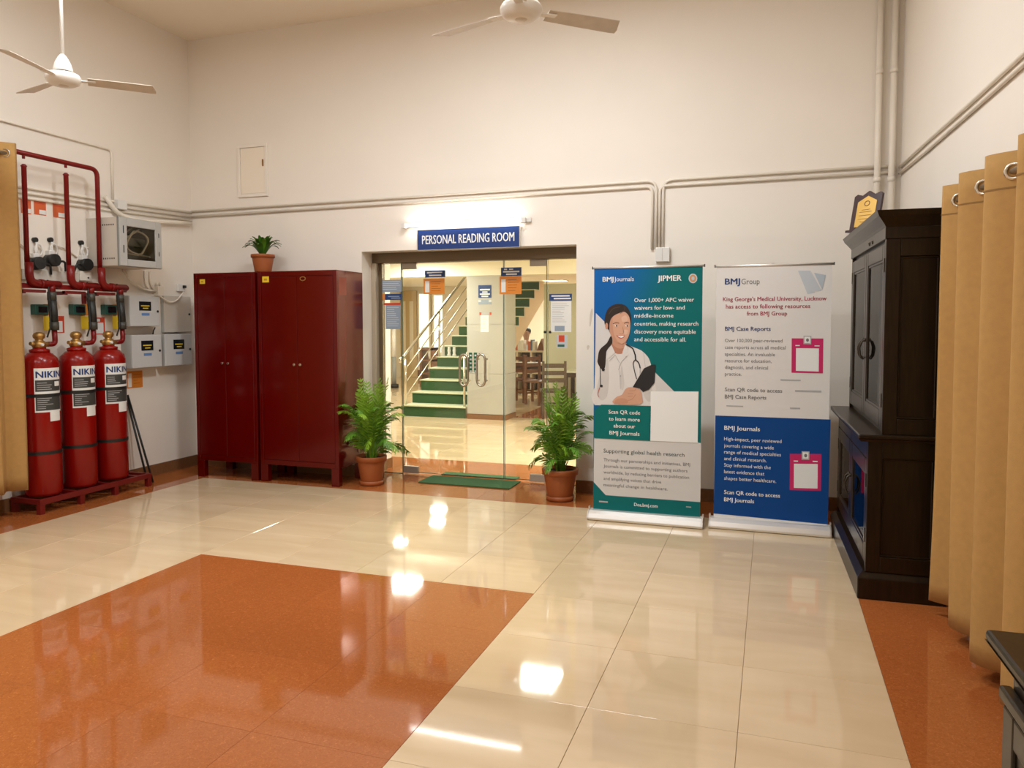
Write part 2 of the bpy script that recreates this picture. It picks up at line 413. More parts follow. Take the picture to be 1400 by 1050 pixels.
for xa,xb in ((gx[1]+.006, gx[1]+.175), (gx[3]-.175, gx[3]-.006)):
    bx(xa,xb,GY-.018,GY+.018,HZ-.065,HZ).build('patch_fitting', 'patch', door, bevel=.003)
    q = bx(xa,xb,GY-.018,GY+.018,.012,.085).build('patch_fitting', 'patch', door, bevel=.003)
for px in (636.5, 660):                         # steel D-handles
    a = G(px,484); b = G(px,527); hx = .045; h = MB()
    loop = []
    for sgn,z in ((1,a.z-.06),(-1,b.z+.06)):
        loop += [Vector((a.x+hx*math.cos(t), GY-.055, z+sgn*.06*math.sin(t))) for t in ([math.pi*i/8 for i in range(9)] if sgn==1 else [math.pi-math.pi*i/8 for i in range(9)])]
    h.tube(loop, .013, 10, closed=True)
    for z in (a.z-.05, b.z+.05):
        for sx in (-hx, hx): h.tube([(a.x+sx,GY-.055,z),(a.x+sx,GY,z)], .009, 8)
    h.build('handle', 'steel', door)
# lock studs between pane and leaf
for px in (745,752): MB().lathe([(.012,-.012),(.014,0),(.012,.012)], G(px,454), 10).build('lock_stud','black',door)

def sheet(name, x0,y0,x1,y1, m, label, cat='notice', plane=None, th=.002, group=None, loc_mat=None, parts=()):
    """a thin sheet fixed to a plane; pixel corners; parts = (name, mat, u0,v0,u1,v1) in 0..1 from top-left"""
    ax, v, s = plane
    a = P(x0,y0,ax,v); b = P(x1,y1,ax,v); c = (a+b)/2
    k = 0 if ax == 1 else 1
    lo, hi = min(a[k],b[k]), max(a[k],b[k]); z0, z1 = min(a.z,b.z), max(a.z,b.z)
    o = thing(name, label, cat, (c.x, v, z0) if ax == 1 else (v, c.y, z0), 0, group)
    def q(u0,v0,u1,v1,d0,d1):
        l0 = lo+(hi-lo)*u0; l1 = lo+(hi-lo)*u1; t0 = z1-(z1-z0)*v1; t1 = z1-(z1-z0)*v0
        D0, D1 = sorted((v+s*d0, v+s*d1))
        return bx(l0,l1,D0,D1,t0,t1) if ax == 1 else bx(D0,D1,l0,l1,t0,t1)
    q(0,0,1,1,0,th).build('sheet', m, o)
    for nm,pm,*r in parts:
        mb = MB()
        for rr in (r if isinstance(r[0],(tuple,list)) else [r]):
            t = q(*rr,th,th+.0006); mb.add(t.v,t.f)
        mb.build(nm, pm, o)
    return o
def lines(u0,u1,v0,v1,n,jit=.25,th=.45):
    out = []; dv = (v1-v0)/n
    for i in range(n): out.append((u0, v0+i*dv, u1-random.random()*jit*(u1-u0), v0+i*dv+dv*th))
    return out
GP = (1, GY-.0065, -1)
sheet('blue_notice', 581,370,609,379, 'navy2', 'small dark blue notice on the left glass leaf above an orange notice', plane=GP, parts=[('print','pwhite',(.1,.22,.35,.42),(.35,.2,.85,.38),(.2,.6,.8,.8))])
sheet('blue_notice', 685,366,713,377, 'navy2', 'small dark blue notice on the right glass leaf above an orange notice', plane=GP, parts=[('print','pwhite',(.15,.14,.3,.28),(.4,.14,.6,.28),(.1,.4,.9,.58),(.25,.7,.78,.88))])
for x0,y0,x1,y1,t in ((579,381,608,402,'left'),(683,378,713,402,'right')):
    sheet('orange_notice', x0,y0,x1,y1, 'orange', 'orange notice with a white tag on the %s glass leaf' % t, plane=GP, parts=[('white_tag','paper',.08,.16,.28,.88),('print','goldd',*lines(.38,.95,.18,.92,5,.5,.22))])
sheet('grey_notice', 521,383,549,399, 'bluegrey', 'grey blue printed notice on the left side pane', plane=GP, parts=[('print','pwhite',*lines(.08,.95,.12,.92,5,.3,.16))])
sheet('blue_strip_notice', 521,402,549,410, 'navy2', 'dark blue strip with an orange end on the left side pane', plane=GP, parts=[('orange_end','orange',0,0,.2,1),('print','bluegrey',(.35,.35,.9,.5),(.5,.62,.95,.78))])
sheet('list_notice', 527,415,548,450, 'bluegrey', 'pale grey list with a red heading on the left side pane', plane=GP, parts=[('heading','redsign',-.1,-.02,1,.06),('print','pale',*lines(.1,.9,.14,.94,10,.4,.35))])
sheet('heading_notice', 751,402,782,411, 'navy2', 'blue heading strip above a long white list on the right side pane', plane=GP, parts=[('print','pwhite',(.1,.2,.9,.4),(.2,.58,.95,.78))])
sheet('list_notice', 753,412,781,454, 'paper', 'long white printed list on the right side pane below a blue heading', plane=GP, parts=[('print','plgrey',*lines(.08,.9,.08,.72,11,.6,.2)),('stamp','bluegrey',.2,.8,.68,.97)])
sheet('red_leaflet', 761,458,776,476, 'pale', 'small leaflet with red block and green foot on the right side pane', plane=GP, parts=[('red_block','redsign',.2,.02,.72,.52),('green_foot','callgreen',.1,.72,.72,.9)])
for px,t in ((643.5,'left'),(650,'right')):
    o = sheet('push_sticker', px-2.3,482,px+2.3,509, 'greenp', 'narrow green door sticker beside the handle of the %s leaf' % t, 'sticker', plane=GP,
      parts=[('print','pwhite',*[(.25,.1+.2*i,.8,.1+.2*i+.09) for i in range(5)])])
# mat
mt = MB(); a,b,c,d = FL(571,659),FL(604,648.5),FL(717,654),FL(700,668)
x0,x1,y0,y1 = -3.30,-2.34,6.80,7.15
mt.box(x0,x1,y0,y1,.0005,.012)
solo('door_mat', mt, 'mat', 'flat green door mat on the rust tiles in front of the glass door', 'mat', bevel=.004)
solo('door_mat', bx(-3.24,-2.42,7.23,7.37,.0005,.010), 'mat', 'low green strip lying just behind the glass door', 'mat', bevel=.004)  # thin green strip just past the glass

# sign and tube above the door
sa, sb = P(571,342,1,WB-.05), P(710,309,1,WB-.05)
sg = thing('name_board', 'blue PERSONAL READING ROOM sign board above the glass door', 'sign', ((sa.x+sb.x)/2, WB, sa.z))
bx(sa.x,sb.x,WB-.05,WB,sa.z,sb.z).build('board', 'navy', sg, bevel=.003)
t = MB(); text(t, 'PERSONAL READING ROOM', (sa.x+.05, WB-.0515, sa.z+.055), (1,0,0),(0,0,1), sb.x-sa.x-.1, .085, .012)
t.build('lettering', 'pwhite', sg)
rim = MB()
for q in ((sa.x-.004,sb.x+.004,sb.z,sb.z+.005),(sa.x-.004,sb.x+.004,sa.z-.005,sa.z),(sa.x-.005,sa.x,sa.z,sb.z),(sb.x,sb.x+.005,sa.z,sb.z)): rim.box(q[0],q[1],WB-.052,WB,q[2],q[3])
rim.build('rim', 'alu', sg)
ta, tb = P(552,309,1,WB-.06), P(716,301,1,WB-.06)
tz = (ta.z+tb.z)/2
tl = thing('tube_light', 'glowing white tube light on the wall above the blue sign', 'light', ((ta.x+tb.x)/2, WB, tz-.03))
bx(ta.x-.02,tb.x+.06,WB-.03,WB,tz-.012,tz+.03).build('housing', 'white', tl, bevel=.003)
MB().tube([(ta.x+.02,WB-.06,tz),(tb.x-.02,WB-.06,tz)], .014, 8).build('tube', 'lit', tl)
for x in (ta.x, tb.x): bx(x-.02,x+.02,WB-.08,WB-.03,tz-.025,tz+.025).build('end_cap', 'white', tl, bevel=.004)
area('door_tube_glow', ((ta.x+tb.x)/2, WB-.078, tz), 1.15, .02, 3, (1,.97,.93), (math.radians(90),0,0))
solo('wall_stud', MB().tube([P(628,290,1,WB), P(628,290,1,WB)+Vector((0,-.025,0))], .012, 8), 'white', 'small white stud in the wall above the tube light', 'stud')

# access panel high on the back wall
a, b = P(325,199,1,WB), P(367.5,268,1,WB)
ap = thing('access_panel', 'pale framed access panel high on the back wall at left', 'panel', ((a.x+b.x)/2, WB, b.z))
fr = MB(); q = .035
fr.box(a.x,b.x,WB-.018,WB,a.z-q,a.z); fr.box(a.x,b.x,WB-.018,WB,b.z,b.z+q); fr.box(a.x,a.x+q,WB-.018,WB,b.z+q,a.z-q); fr.box(b.x-q,b.x,WB-.018,WB,b.z+q,a.z-q)
fr.build('frame', 'wall', ap, bevel=.003)
bx(a.x+q+.004,b.x-q-.004,WB-.008,WB,b.z+q+.004,a.z-q-.004).build('door', 'ceil', ap)
bx(b.x-q-.03,b.x-q-.018,WB-.02,WB-.008,a.z-.24,a.z-.17).build('latch', 'goldd', ap)

# conduits on the back wall
def run(name, pts, r, m, label, cat='conduit', rad=.06, clips=0, group=None):
    pts = [Vector(p) for p in pts]
    if not clips: return solo(name, MB().tube(bend(pts, rad), r, 10), m, label, cat, group)
    o = thing(name, label, cat, pts[0], 0, group); MB().tube(bend(pts, rad), r, 10).build('pipe', m, o)
    return o
yb = WB-.014
ZC = 2.80
run('wall_conduit', [(WL+.02,yb,ZC+.012),(-.985,yb,ZC+.045),(-.985,yb,2.24)], .0125, 'conduit', 'upper pale conduit along the back wall dropping to the switch box', rad=.09)
run('wall_conduit', [(WL+.02,yb-.002,ZC-.045),(-1.02,yb-.002,ZC-.005),(-1.02,yb-.002,2.24)], .0125, 'conduit', 'lower pale conduit along the back wall dropping to the switch box', rad=.06)
run('wall_conduit', [(-.925,yb,2.24),(-.925,yb,ZC+.045),(.93,yb,ZC+.05)], .0125, 'conduit', 'upper pale conduit rising from the switch box towards the right corner', rad=.09)
run('wall_conduit', [(-.955,yb-.002,2.24),(-.955,yb-.002,ZC-.005),(.93,yb-.002,ZC+.0)], .0125, 'conduit', 'lower pale conduit rising from the switch box towards the right corner', rad=.06)
a, b = P(897,339,1,WB), P(916,358,1,WB)
swb = thing('switch_box', 'small white switch box at the foot of the wall conduits above the teal banner', 'switch', ((a.x+b.x)/2,WB,b.z))
bx(a.x,b.x,WB-.045,WB,b.z,a.z).build('box','white',swb,bevel=.005)
bx((a.x+b.x)/2-.003,(a.x+b.x)/2+.003,WB-.0465,WB-.044,b.z+.01,a.z-.01).build('seam','smudge',swb)
for px,t,r in ((1202,'left',.024),(1222,'right',.026)):
    x = P(px,120,1,WB-.04).x
    o = thing('riser_pipe', '%s of the two pale vertical pipes in the far right corner' % t, 'pipe', (x,WB-.035,1.2), 0, None)
    MB().tube([(x,WB-.035,1.2),(x,WB-.035,CEIL)], r, 14).build('pipe','conduit',o)
    for z in (2.05,2.74,3.6): MB().tube([(x,WB-.035,z-.02),(x,WB-.035,z+.02)], r+.004, 14).build('clamp','conduit',o)
for dz,t in ((.035,'upper'),(-.02,'lower')):
    pts = [(xr(y)-.014,y,ZC+dz+.005*math.sin(y*2.1+dz*40)) for y in (6.87,6,5,4,3,2,1,0)]
    solo('wall_conduit', MB().tube(pts,.0125,10), 'conduit', '%s of the two pale conduits along the right wall' % t, 'conduit')
# scuffs beside the banner
for (px,py,w_,h_,lb) in ((808,434,.012,.085,'faint brown scuff on the wall left of the teal banner'),(804,475,.012,.022,'small pale scuff spot on the wall below a longer scuff')):
    c = P(px,py,1,WB-.0006); pts = [(c.x+w_*math.cos(t)*(1+.2*math.sin(3*t))+.12*h_*math.sin(t), c.y, c.z+h_*math.sin(t)) for t in [2*math.pi*i/16 for i in range(16)]]
    solo('wall_scuff', MB().ngon(pts), 'smudge', lb, 'stain')

# ================================================================== RED STEEL CUPBOARDS
def cupboard(x0,x1,label,cup_label,stk):
    yf, ybk, zt, zl = 6.38, 6.87, 2.095, .175
    t = thing('steel_cupboard', label, 'cupboard', ((x0+x1)/2, yf, 0), 0, 'red steel cupboards')
    bx(x0,x1,yf+.02,ybk,zl,zt).build('body','darkred',t,bevel=.006)
    fr = MB(); fr.box(x0,x0+.04,yf,yf+.02,zl,zt); fr.box(x1-.04,x1,yf,yf+.02,zl,zt); fr.box(x0+.04,x1-.04,yf,yf+.02,zt-.05,zt); fr.box(x0+.04,x1-.04,yf,yf+.02,zl,zl+.05)
    fr.build('front_frame','darkred',t,bevel=.003)
    xm = (x0+x1)/2
    for a,b,hx in ((x0+.043,xm-.0015,xm-.035),(xm+.0015,x1-.043,xm+.035)):
        d = bx(a,b,yf+.002,yf+.019,zl+.053,zt-.053).build('door','darkred',t,bevel=.003)
        MB().tube([(hx,yf+.004,1.18),(hx,yf-.014,1.18)],.013,10).build('lock','steel',d)
    for xa in (x0, x1-.085):
        for ya,yb_ in ((yf,yf+.06),(ybk-.06,ybk)): bx(xa,xa+.085,ya,yb_,0,zl).build('leg','darkred',t,bevel=.003)
    for (px0,py0,px1,py1) in stk:
        a = P(px0,py0,1,yf-.001); b = P(px1,py1,1,yf-.001)
        s = bx(a.x,b.x,yf-.0012,yf+.002,b.z,a.z).build('sticker','yellow',t)
        MB().ngon([(a.x+(b.x-a.x)*u,yf-.0016,b.z+(a.z-b.z)*v) for u,v in ((.25,.3),(.75,.3),(.75,.65),(.25,.65))]).build('print','gold',s)
    return t
c1 = cupboard(-5.615,-4.865,'dark red steel cupboard nearest the left corner','',[(273,382,280,388)])
c2 = cupboard(-4.835,-3.935,'dark red steel cupboard nearest the glass door','',[(358.5,378,367.5,386)])
o = MB().tube([Vector((P(414,381,1,6.38).x+.03*math.cos(a),6.378,P(414,381,1,6.38).z+.018*math.sin(a))) for a in [2*math.pi*i/16 for i in range(16)]], .004, 6, closed=True).build('badge','brass',c2)
# orange rectangle on the side of the second cupboard
a = P(462,382,0,-3.935); bx(-3.9352,-3.9342,6.42,6.55,1.86,2.03).build('side_patch', mat('orange_enamel',(.24,.03,.006),.4,spec=.2), c2)

# ================================================================== PLANTS
def pot(t, c, rt, rb, h, saucer=True):
    c = Vector(c)
    MB().lathe([(rb*.98,.012),(rb,.018),(rt*.90,h*.80),(rt*.90,h*.82),(rt,h*.83),(rt*1.01,h*.96),(rt*.99,h),(rt*.90,h),(rt*.87,h*.90)], c, 32).build('pot','terra',t)
    MB().lathe([(0.0,h*.905),(rt*.875,h*.90)], c, 24).build('soil','soil',t)
    if saucer: MB().lathe([(rb*1.0,0),(rb*1.12,.006),(rb*1.15,.045),(rb*1.10,.045),(rb*1.04,.016)], c, 32).build('saucer','terra',t)
def leaflet(mb, base, d, up, L, wd, droop):
    d = d.normalized(); side = d.cross(up).normalized(); rows = []
    for s,ww in ((0,.35),(.3,1),(.65,.8),(1,0.04)):
        c = base+d*L*s-Vector((0,0,droop*L*s*s)); lift = up*wd*.25*ww
        rows += [c-side*wd*ww*.5+lift, c, c+side*wd*ww*.5+lift]
    fs = []
    for i in range(3):
        a = i*3; fs += [(a,a+1,a+4,a+3),(a+1,a+2,a+5,a+4)]
    mb.add(rows, fs, True)
def palm(loc, pr, label, seed, clampx=None):
    random.seed(seed)
    t = thing('potted_palm', label, 'plant', loc, 0, 'potted palms beside the glass door')
    pot(t, loc, pr, pr*.68, .285)
    o = Vector(loc)+Vector((0,0,.25))
    specs = []
    for k in range(11): specs.append((k*2.4, random.uniform(.05,.16), random.uniform(.62,.80)))                    # upright centre
    for k in range(16): specs.append((k*2*math.pi/16+random.uniform(-.2,.2), random.uniform(.20,.32), random.uniform(.50,.72)))
    for k in range(11): specs.append((k*2*math.pi/11+random.uniform(-.3,.3), random.uniform(.22,.33), random.uniform(.20,.42)))
    for n,(az,reach,hgt) in enumerate(specs):
        h = Vector((math.cos(az),math.sin(az),0)); b0 = o+h*random.uniform(.0,.045); pts = []
        tw = random.uniform(-.9,.9)
        for i in range(15):
            s = i/14
            if n < 11: p = b0+h*reach*s**1.7+Vector((0,0,hgt*s))
            else:
                p = b0+h*reach*(s**1.5)+Vector((0,0,hgt*(1.12*s-.12*s*s)))
                p.z -= .15*max(0,s-.55)**2/.2
            pts.append(p)
        mb = MB(); mb.tube(pts,[.0055-.0045*i/14 for i in range(15)],5,caps=False)
        nl = 17
        for j in range(nl):
            s = .28+.72*j/(nl-1)
            i = min(13,int(s*14)); f = s*14-i; p = pts[i].lerp(pts[i+1],f); d = (pts[i+1]-pts[i]).normalized()
            sd = Vector((-h.y,h.x,0)); up = sd.cross(d).normalized(); sd = d.cross(up)
            sd, up = sd*math.cos(tw)+up*math.sin(tw), up*math.cos(tw)-sd*math.sin(tw)
            L = (.15 if n < 11 else .125)*(1-.62*abs(s-.5)/.5)
            for sg in (-1,1):
                dd = d*random.uniform(.65,.9)+sd*sg*random.uniform(.6,.85)+up*random.uniform(-.05,.25)
                leaflet(mb, p, dd, up, L*random.uniform(.85,1.15), .015 if n >= 11 else .018, .35 if n>=11 else .16)
            if j == nl-1: leaflet(mb, p, d, up, L*.9, .009, .2)
        for v in mb.v:
            if clampx is not None and v.x < clampx: v.x = clampx+.04*(v.x-clampx)
            if v.x > DX1-.02 and v.y > 6.87: v.y = 6.87+.02*(v.y-6.87)
            if v.x < DX0+.02 and v.y > 6.87: v.y = 6.87
        mb.build('frond', 'leafl' if n < 11 or n%3 == 0 else 'leaf', t)
    for k in range(7):
        a = random.uniform(0,6.28); b = o+Vector((math.cos(a)*.035,math.sin(a)*.035,0))
        MB().tube([b,b+Vector((math.cos(a)*.01,math.sin(a)*.01,.22))],[.010,.006],6).build('stem','stem',t)
    return t
palm((-3.705,6.60,0), .150, 'feathery potted palm beside the red cupboard', 3, clampx=-3.915)
palm((-1.775,6.56,0), .162, 'feathery potted palm between the glass door and teal banner', 9)
# strap-leaved plant on top of the cupboards
random.seed(5)
pp = Vector((-4.93,6.60,2.095))
t = thing('potted_plant', 'small leafy pot plant standing on top of the red cupboards', 'plant', pp)
pot(t, pp, .118, .083, .19, False)
for k in range(34):
    az = k*2.399+random.uniform(-.2,.2); lean = .04+.96*(k/33); h = Vector((math.cos(az),math.sin(az)*.8,0)); L = random.uniform(.20,.27); mb = MB()
    b0 = pp+Vector((0,0,.17))+h*.02; sd = Vector((-h.y,h.x,0)).normalized(); rows = []
    for i in range(8):
        s = i/7; p = b0+h*L*(.25+.70*lean)*s**1.15+Vector((0,0,(.215-.10*lean)*math.sin(min(s*(1.35+.95*lean),2.6))))
        wd = .046*math.sin(math.pi*min(1,.12+.88*s))**.8+.002; up = Vector((0,0,.006))
        if p.y > 6.84: p.y = 6.84
        rows += [p-sd*wd/2+up,p,p+sd*wd/2+up]
    mb.add(rows,[f for i in range(7) for f in ((i*3,i*3+1,i*3+4,i*3+3),(i*3+1,i*3+2,i*3+5,i*3+4))],True)
    mb.build('leaf','leafd' if k%3 else 'leaf',t)

# ================================================================== LEFT WALL: gas fire suppression
def LW(x,y,d=0): return P(x,y,0,WL+d)
CX, CR = -5.87, .143
CYL = [4.827, 5.19, 5.54]
ords = ('nearest the curtain','in the middle','nearest the grey boxes')
for i,yc in enumerate(CYL):
    t = thing('gas_cylinder', 'red gas cylinder with brass valve, the one %s' % ords[i], 'cylinder', (CX,yc,.125), 0, 'red gas cylinders on the floor rack')
    c = (CX,yc,0)
    MB().lathe([(.10,.125),(CR-.012,.135),(CR,.16),(CR,1.25),(CR-.012,1.295),(CR-.05,1.335),(.05,1.355)], c, 40).build('body','cyl',t)
    MB().lathe([(.075,1.345),(.078,1.352),(.078,1.368),(.05,1.375),(.05,1.385)], c, 24).build('neck_ring','cyl',t)
    MB().lathe([(.045,1.38),(.055,1.39),(.055,1.42),(.045,1.435),(.030,1.445),(.030,1.455),(.044,1.465),(.048,1.485),(.040,1.505),(.02,1.515)], c, 20).build('valve','brass',t)
    MB().tube([(CX,yc+.03,1.41),(CX,yc+.085,1.41)],.022,12).build('outlet','brass',t)
    MB().tube([(CX,yc-.03,1.41),(CX+.01,yc-.09,1.42)],.016,10).build('port','brass',t)
    MB().tube([(CX+.03,yc-.02,1.41),(CX+.068,yc-.02,1.41)],.012,8).build('gauge','white',t)
    def wrap(mb, u0,u1,z0,z1,r,n=10):       # patch bent round the cylinder; u in degrees
        vs = []
        for z in (z0,z1):
            for k in range(n+1):
                a = math.radians(u0+(u1-u0)*k/n); vs.append((CX+r*math.cos(a), yc+r*math.sin(a), z))
        mb.add(vs,[(k,k+1,n+2+k,n+1+k) for k in range(n)],True); return mb
    A0, A1 = -58, 34
    lab = wrap(MB(),A0,A1,.845,1.215,CR+.001).build('label','paper',t)
    wrap(MB(),A0+3,A1-2,1.02,1.115,CR+.0018).build('black_panel','paperg',lab)
    wrap(MB(),A0+3,A1-2,.86,.985,CR+.0018).build('black_panel','paperg',lab)
    wrap(MB(),A0+62,A1-8,1.06,1.10,CR+.0026,4).build('white_mark','paper',lab)
    fine = MB()
    for k in range(6):
        wrap(fine,A0+8,A0+8+random.uniform(18,50),.875+k*.017,.880+k*.017,CR+.0026,4); 
        if k < 4: wrap(fine,A0+8,A0+8+random.uniform(20,45),1.035+k*.018,1.040+k*.018,CR+.0026,4)
    fine.build('small_print','plgrey',lab)
    tb_ = MB(); vs,fs = text_mesh('NIKIN'); xa = min(v.x for v in vs); xb = max(v.x for v in vs)
    for k_,da in enumerate((-.9,0,.9)):
        rr_ = CR+.0022+.0002*k_
        tb_.add([(CX+rr_*math.cos(math.radians(a)), yc+rr_*math.sin(math.radians(a)), 1.135+v.y*.080) for v in vs for a in [A0+6+da+(v.x-xa)/(xb-xa)*(A1-A0-8)]], fs)
    tb_.build('lettering','pnavy',lab)
    wrap(MB(),-14,26,.765,.855,CR+.0022,6).build('sticker','paper',t)
    for z in (.50,.985): wrap(MB(),-180,180,z-.014,z+.014,CR+.003,40).build('strap','black',t)
# straps bolted to wall bracket rails
for z in (.50,.985):
    solo('strap_rail', bx(WL,WL+.03,4.60,5.74,z-.012,z+.012), 'black', 'black steel strap rail behind the gas cylinders at %s height' % ('knee' if z<.6 else 'chest'), 'rail')
# floor rack
rk = thing('cylinder_rack', 'low red steel rack carrying the three gas cylinders', 'rack', (-5.88,5.27,0))
rx0, rx1, ry0, ry1, rz = -6.05,-5.715,4.66,5.86,.125
bx(rx1-.03,rx1,ry0,ry1,rz-.045,rz).build('rail','rack',rk,bevel=.002); bx(rx0,rx0+.03,ry0,ry1,rz-.045,rz).build('rail','rack',rk,bevel=.002)
for y in (ry0,ry0+.22,5.02,5.36,5.70,ry1-.03): bx(rx0+.03,rx1-.03,y,y+.03,rz-.04,rz-.001).build('crossbar','rack',rk)
for y in (ry0,5.05,5.42,ry1-.045):
    for x in (rx0,rx1-.045): bx(x,x+.045,y,y+.045,0,rz-.045).build('leg','rack',rk,bevel=.002)
# pipework
pw = thing('gas_pipework', 'dark red gas pipework with three risers, tees and hoses on the left wall', 'pipe', (-5.9,5.2,1.9))
PX = -5.90
PYS = [4.765,5.165,5.495]
MB().tube(bend([(PX,4.05,3.0),(PX,PYS[2],3.0),(PX,PYS[2],2.05)],.07),.021,12).build('top_pipe','pipe',pw)
for i in (0,1):
    MB().tube([(PX,PYS[i],2.05),(PX,PYS[i],2.885),(PX,PYS[i],2.895),(PX,PYS[i],2.91)],[.020,.020,.026,.012],12).build('riser','pipe',pw)
    MB().tube([(PX,PYS[i],2.955),(PX,PYS[i],2.985)],.012,8).build('plug','pipe',pw)
bx(PX-.02,PX+.0,4.05,5.80,1.885,1.925).build('manifold','pipe',pw)
for i,y in enumerate(PYS):
    MB().tube(bend([(PX+.02,y,2.10),(PX+.02,y,1.925),(PX+.02,y+.275,1.925)],.10,8),.033,14).build('elbow','pipe',pw)
    MB().tube([(PX+.02,y+.27,1.925),(PX+.02,y+.295,1.925)],[.033,.022],14).build('end_cap','pipe',pw)
    MB().tube([(PX+.02,y+.095,1.925),(PX+.02,y+.125,1.925)],.039,14).build('clamp','pipe',pw)
    MB().tube([(PX+.02,y+.205,1.92),(PX+.02,y+.205,1.85)],.030,12).build('tee','pipe',pw)
    hy = y+.205
    MB().tube([(PX+.02,hy,1.86),(PX+.02,hy,1.79)],.036,12).build('hose_collar','hosec',pw)
    MB().tube([(PX+.02,hy,1.80),(PX+.022,hy+.008,1.68),(PX+.025,hy+.01,1.58)],.034,12).build('hose','hose',pw)
    MB().tube([(PX+.025,hy+.01,1.60),(PX+.025,hy+.01,1.53)],.037,12).build('hose_collar','hosec',pw)
    MB().tube(bend([(PX+.025,hy+.01,1.54),(PX+.028,hy+.012,1.41),(CX,CYL[i]+.075,1.41)],.07,6),.022,12).build('bend','pipe',pw)
    br = MB(); br.box(WL+.003,PX,y-.05,y-.02,1.84,1.87); br.box(WL+.003,WL+.03,y-.05,y-.02,1.70,1.84); br.box(PX-.03,PX+.01,y-.05,y+.16,1.85,1.875)
    br.build('bracket','rack',pw)
    MB().tube([(PX+.03,hy-.045,1.96),(PX+.04,hy-.045,1.88),(PX+.045,hy-.04,1.70),(PX+.05,hy-.045,1.56),(PX+.06,hy-.09,1.47)],.007,6).build('signal_cable','black',pw)
# signs on the wall
LP = (0, WL+.001, 1)
for i,(x0,y0,x1,y1) in enumerate(((28,272,42.5,293),(46,274,63,295),(72,278,89.5,299))):
    sheet('wall_sign', x0,y0,x1,y1,'orangered','small orange red sign with white panel, %s of the three' % ('first from the curtain','middle','third from the curtain')[i],'sign',plane=LP,group='orange red signs on the left wall',
      parts=[('white_panel','paper',.42,.62,.98,.94),('print','redsign',(.1,.12,.8,.2))])
for i,(x0,y0,x1,y1) in enumerate(((70,432,88,455),(128,434,143.5,457))):
    sheet('instruction_card', x0,y0,x1,y1,'redsign','red bordered white card behind the hoses, %s' % ('nearer the curtain','nearer the grey boxes')[i],'card',plane=LP,parts=[('white_panel','paper',.16,.30,.86,.95),('heading','paper',(.2,.08,.55,.24))])
o = sheet('orange_plate', 173.5,508,195,529,'orange','orange plate with white strip low on the left wall under the grey boxes','sign',plane=LP,parts=[('white_strip','paper',.04,.12,.28,.94),('print','goldd',*lines(.4,.95,.2,.9,4,.5,.15))])
# green units with yellow tags
for i,(x0,y0,x1,y1) in enumerate(((41,416,60,430.5),(93,416,111,430.5),(137,416.5,154,430.5))):
    a = LW(x0,y0); b = LW(x1,y1)
    t = thing('green_call_box', 'small green wall box with yellow tag, %s' % ('nearest the curtain','the middle one','nearest the grey boxes')[i], 'box', (WL,(a.y+b.y)/2,b.z), 0, 'green boxes behind the hoses')
    bx(WL,WL+.06,a.y,b.y,b.z,a.z).build('body','callgreen',t,bevel=.006)
    bx(WL+.06,WL+.063,a.y+.03,b.y-.015,b.z+.02,a.z-.02).build('window','callglass',t)
    bx(WL,WL+.05,b.y-.005,b.y+.035,b.z-.005,a.z+.005).build('end_block','orange',t,bevel=.004)
    bx(WL+.05,WL+.0515,b.y-.05,b.y+.03,b.z-.135,b.z-.012).build('tag','yellow',t)
# black actuators with white coiled cable hooks
for i,(hx,hy,bx_,by) in enumerate(((46,328,45,360),(67,328,66,356),(109,332,111,362))):
    a = LW(hx,hy); b = LW(bx_,by)
    t = thing('actuator', 'black wall actuator with a white coiled lead, %s' % ('nearest the curtain','second from the curtain','nearest the rack cabinet')[i], 'actuator', (WL,b.y,b.z-.06), 0, 'black actuators on the left wall')
    sgn = -1 if i == 2 else 1
    MB().tube([(WL,b.y,b.z),(WL+.09,b.y,b.z)],.055,14).build('body','black',t)
    bx(WL,WL+.05,b.y-.03,b.y+.03,b.z+.02,b.z+.085).build('bracket','white',t,bevel=.006)
    MB().tube([(WL,a.y,a.z),(WL+.03,a.y,a.z)],.022,12).build('grommet','black',t)
    k = MB(); loop = [(WL+.03,a.y+.02+.035*math.cos(s),a.z-.085+.05*math.sin(s)) for s in [2*math.pi*j/14 for j in range(14)]]
    k.tube(loop,.008,6,closed=True); k.tube([(WL+.03,a.y,a.z-.02),(WL+.035,a.y,a.z-.10),(WL+.03,b.y,b.z+.08)],.008,6)
    k.build('coiled_lead','white',t)
    MB().tube(bend([(WL+.06,b.y+.04*sgn,b.z-.01),(WL+.07,b.y+.11*sgn,b.z-.0),(WL+.05,b.y+.13*sgn,b.z-.09)],.05),.010,8).build('tail_cable','black',t)
def cable(pts,r,m,label): return solo('cable', MB().tube([Vector((*[float(c) for c in q],)) if False else Vector(q) for q in pts], r, 6), m, label, 'cable')
def sag(a,b,d=.05,n=8,off=.012):
    a = Vector(a); b = Vector(b); return [a.lerp(b,i/n)+Vector((off*math.sin(math.pi*i/n),0,-d*math.sin(math.pi*i/n))) for i in range(n+1)]
q = .009
cable(sag(LW(22,329,q),LW(44,356,q),-.02),.007,'conduit','white lead from the curtain to the first black actuator')
cable(sag(LW(70,336,q),LW(105,352,q),-.03),.007,'conduit','white lead sagging between the second and third actuators')
cable(sag(LW(116,340,q),LW(124,344,q),-.02),.007,'conduit','white lead from the third actuator to the rack cabinet')
